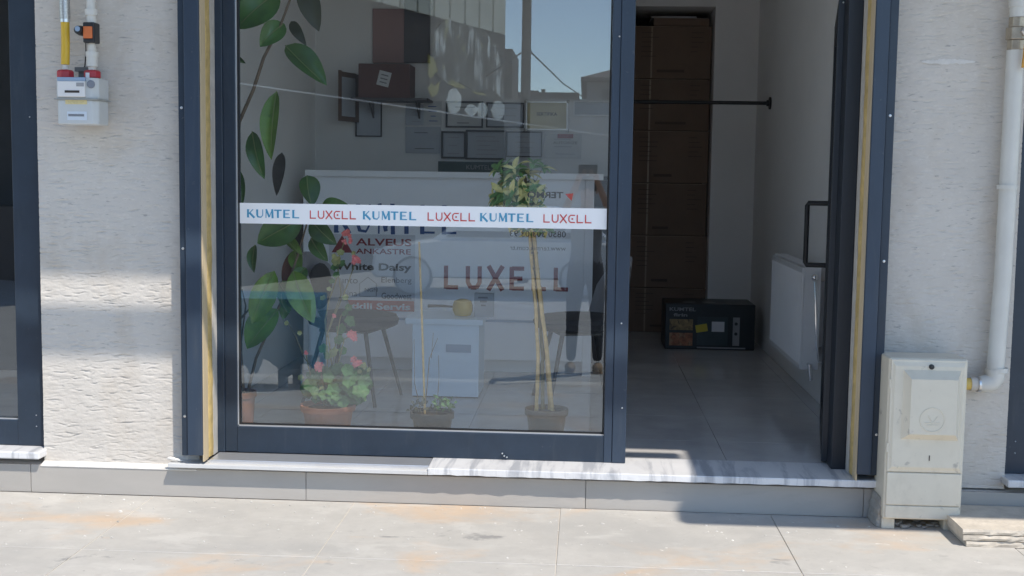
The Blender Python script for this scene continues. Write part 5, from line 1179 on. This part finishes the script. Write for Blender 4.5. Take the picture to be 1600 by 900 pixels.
for i, v in enumerate(me.skin_vertices[0].data): v.radius = rs[i]; v.use_root = (i == 0)
bm_ = bpy.data.meshes.new_from_object(ob.evaluated_get(bpy.context.evaluated_depsgraph_get())); bpy.data.objects.remove(ob)
bm_.materials.clear()
for mt in (TROU, SHIRT, SKIN): bm_.materials.append(mt)
for p_ in bm_.polygons:
    c = p_.center; p_.material_index = 0 if (c.z < 1.0 and abs(c.x) < .26 and c.y < .2) else (2 if (c.z > 1.47 or (c.y > .2)) else 1); p_.use_smooth = True
bo = link(bpy.data.objects.new('body', bm_)); bo.parent = per; ORG[bo.name] = V((PX, PYY, PZ))
for s in (-1, 1):
    q = MB(); n = 9
    for i in range(n): pass
    q.ball((PX+s*.125, PYY+.055, PZ+.045), 1, 14, 8, (.05, .14, .046)); q.box((PX+s*.125-.045, PYY-.07, PZ), (PX+s*.125+.045, PYY+.17, PZ+.02)); part('shoe', q, SHOE, per, smooth=True, bevel=.008)
    for f_ in range(4):
        q = MB(); b = V((PX+s*(.06), PYY+.43, PZ+1.775+.014*f_)); q.tube([b, b+V((-s*.012, .035, .004)), b+V((-s*.03, .052-.004*f_, .002)), b+V((-s*.048, .05, .0))], [.008, .0075, .007, .006], 7); part('finger', q, SKIN, per, smooth=True)
    q = MB(); b = V((PX+s*.055, PYY+.405, PZ+1.82)); q.tube([b, b+V((-s*.015, .02, .02)), b+V((-s*.03, .035, .024))], [.010, .009, .007], 7); part('thumb', q, SKIN, per, smooth=True)
q = MB(); q.ball((PX, PYY+.025, PZ+1.69), .1, 16, 9, (.92, 1.05, .85)); part('hair', q, HAIRM, per, smooth=True)
q = MB(); q.tube([(PX, PYY+.135, PZ+1.66), (PX, PYY+.162, PZ+1.62), (PX, PYY+.14, PZ+1.612)], [.008, .015, .012], 8); part('nose', q, SKIN, per, smooth=True)
q = MB()
for s in (-1, 1): q.ball((PX+s*.033, PYY+.135, PZ+1.652), .011, 8, 5)
parts('eye', q, INK, per, smooth=True)
q = MB(); q.tube([(PX-.025, PYY+.135, PZ+1.582), (PX, PYY+.142, PZ+1.58), (PX+.025, PYY+.135, PZ+1.582)], [.004, .007, .004], 8); part('mouth', q, pmat('lips', (.35, .14, .11), .5), per, smooth=True)
for s in (-1, 1):
    q = MB(); q.ball((PX+s*.085, PYY+.04, PZ+1.64), .03, 8, 6, (.35, .7, 1)); part('ear', q, SKIN, per, smooth=True)
ph = thing('phone', (PX, PYY+.47, PZ+1.79), 'black phone held up in both hands of the mirrored person', 'phone')
q = MB(); q.box((PX-.08, PYY+.462, PZ+1.79), (PX+.08, PYY+.471, PZ+1.868)); part('phone_body', q, BLKP, ph, bevel=.004)
bpy.context.view_layer.update()
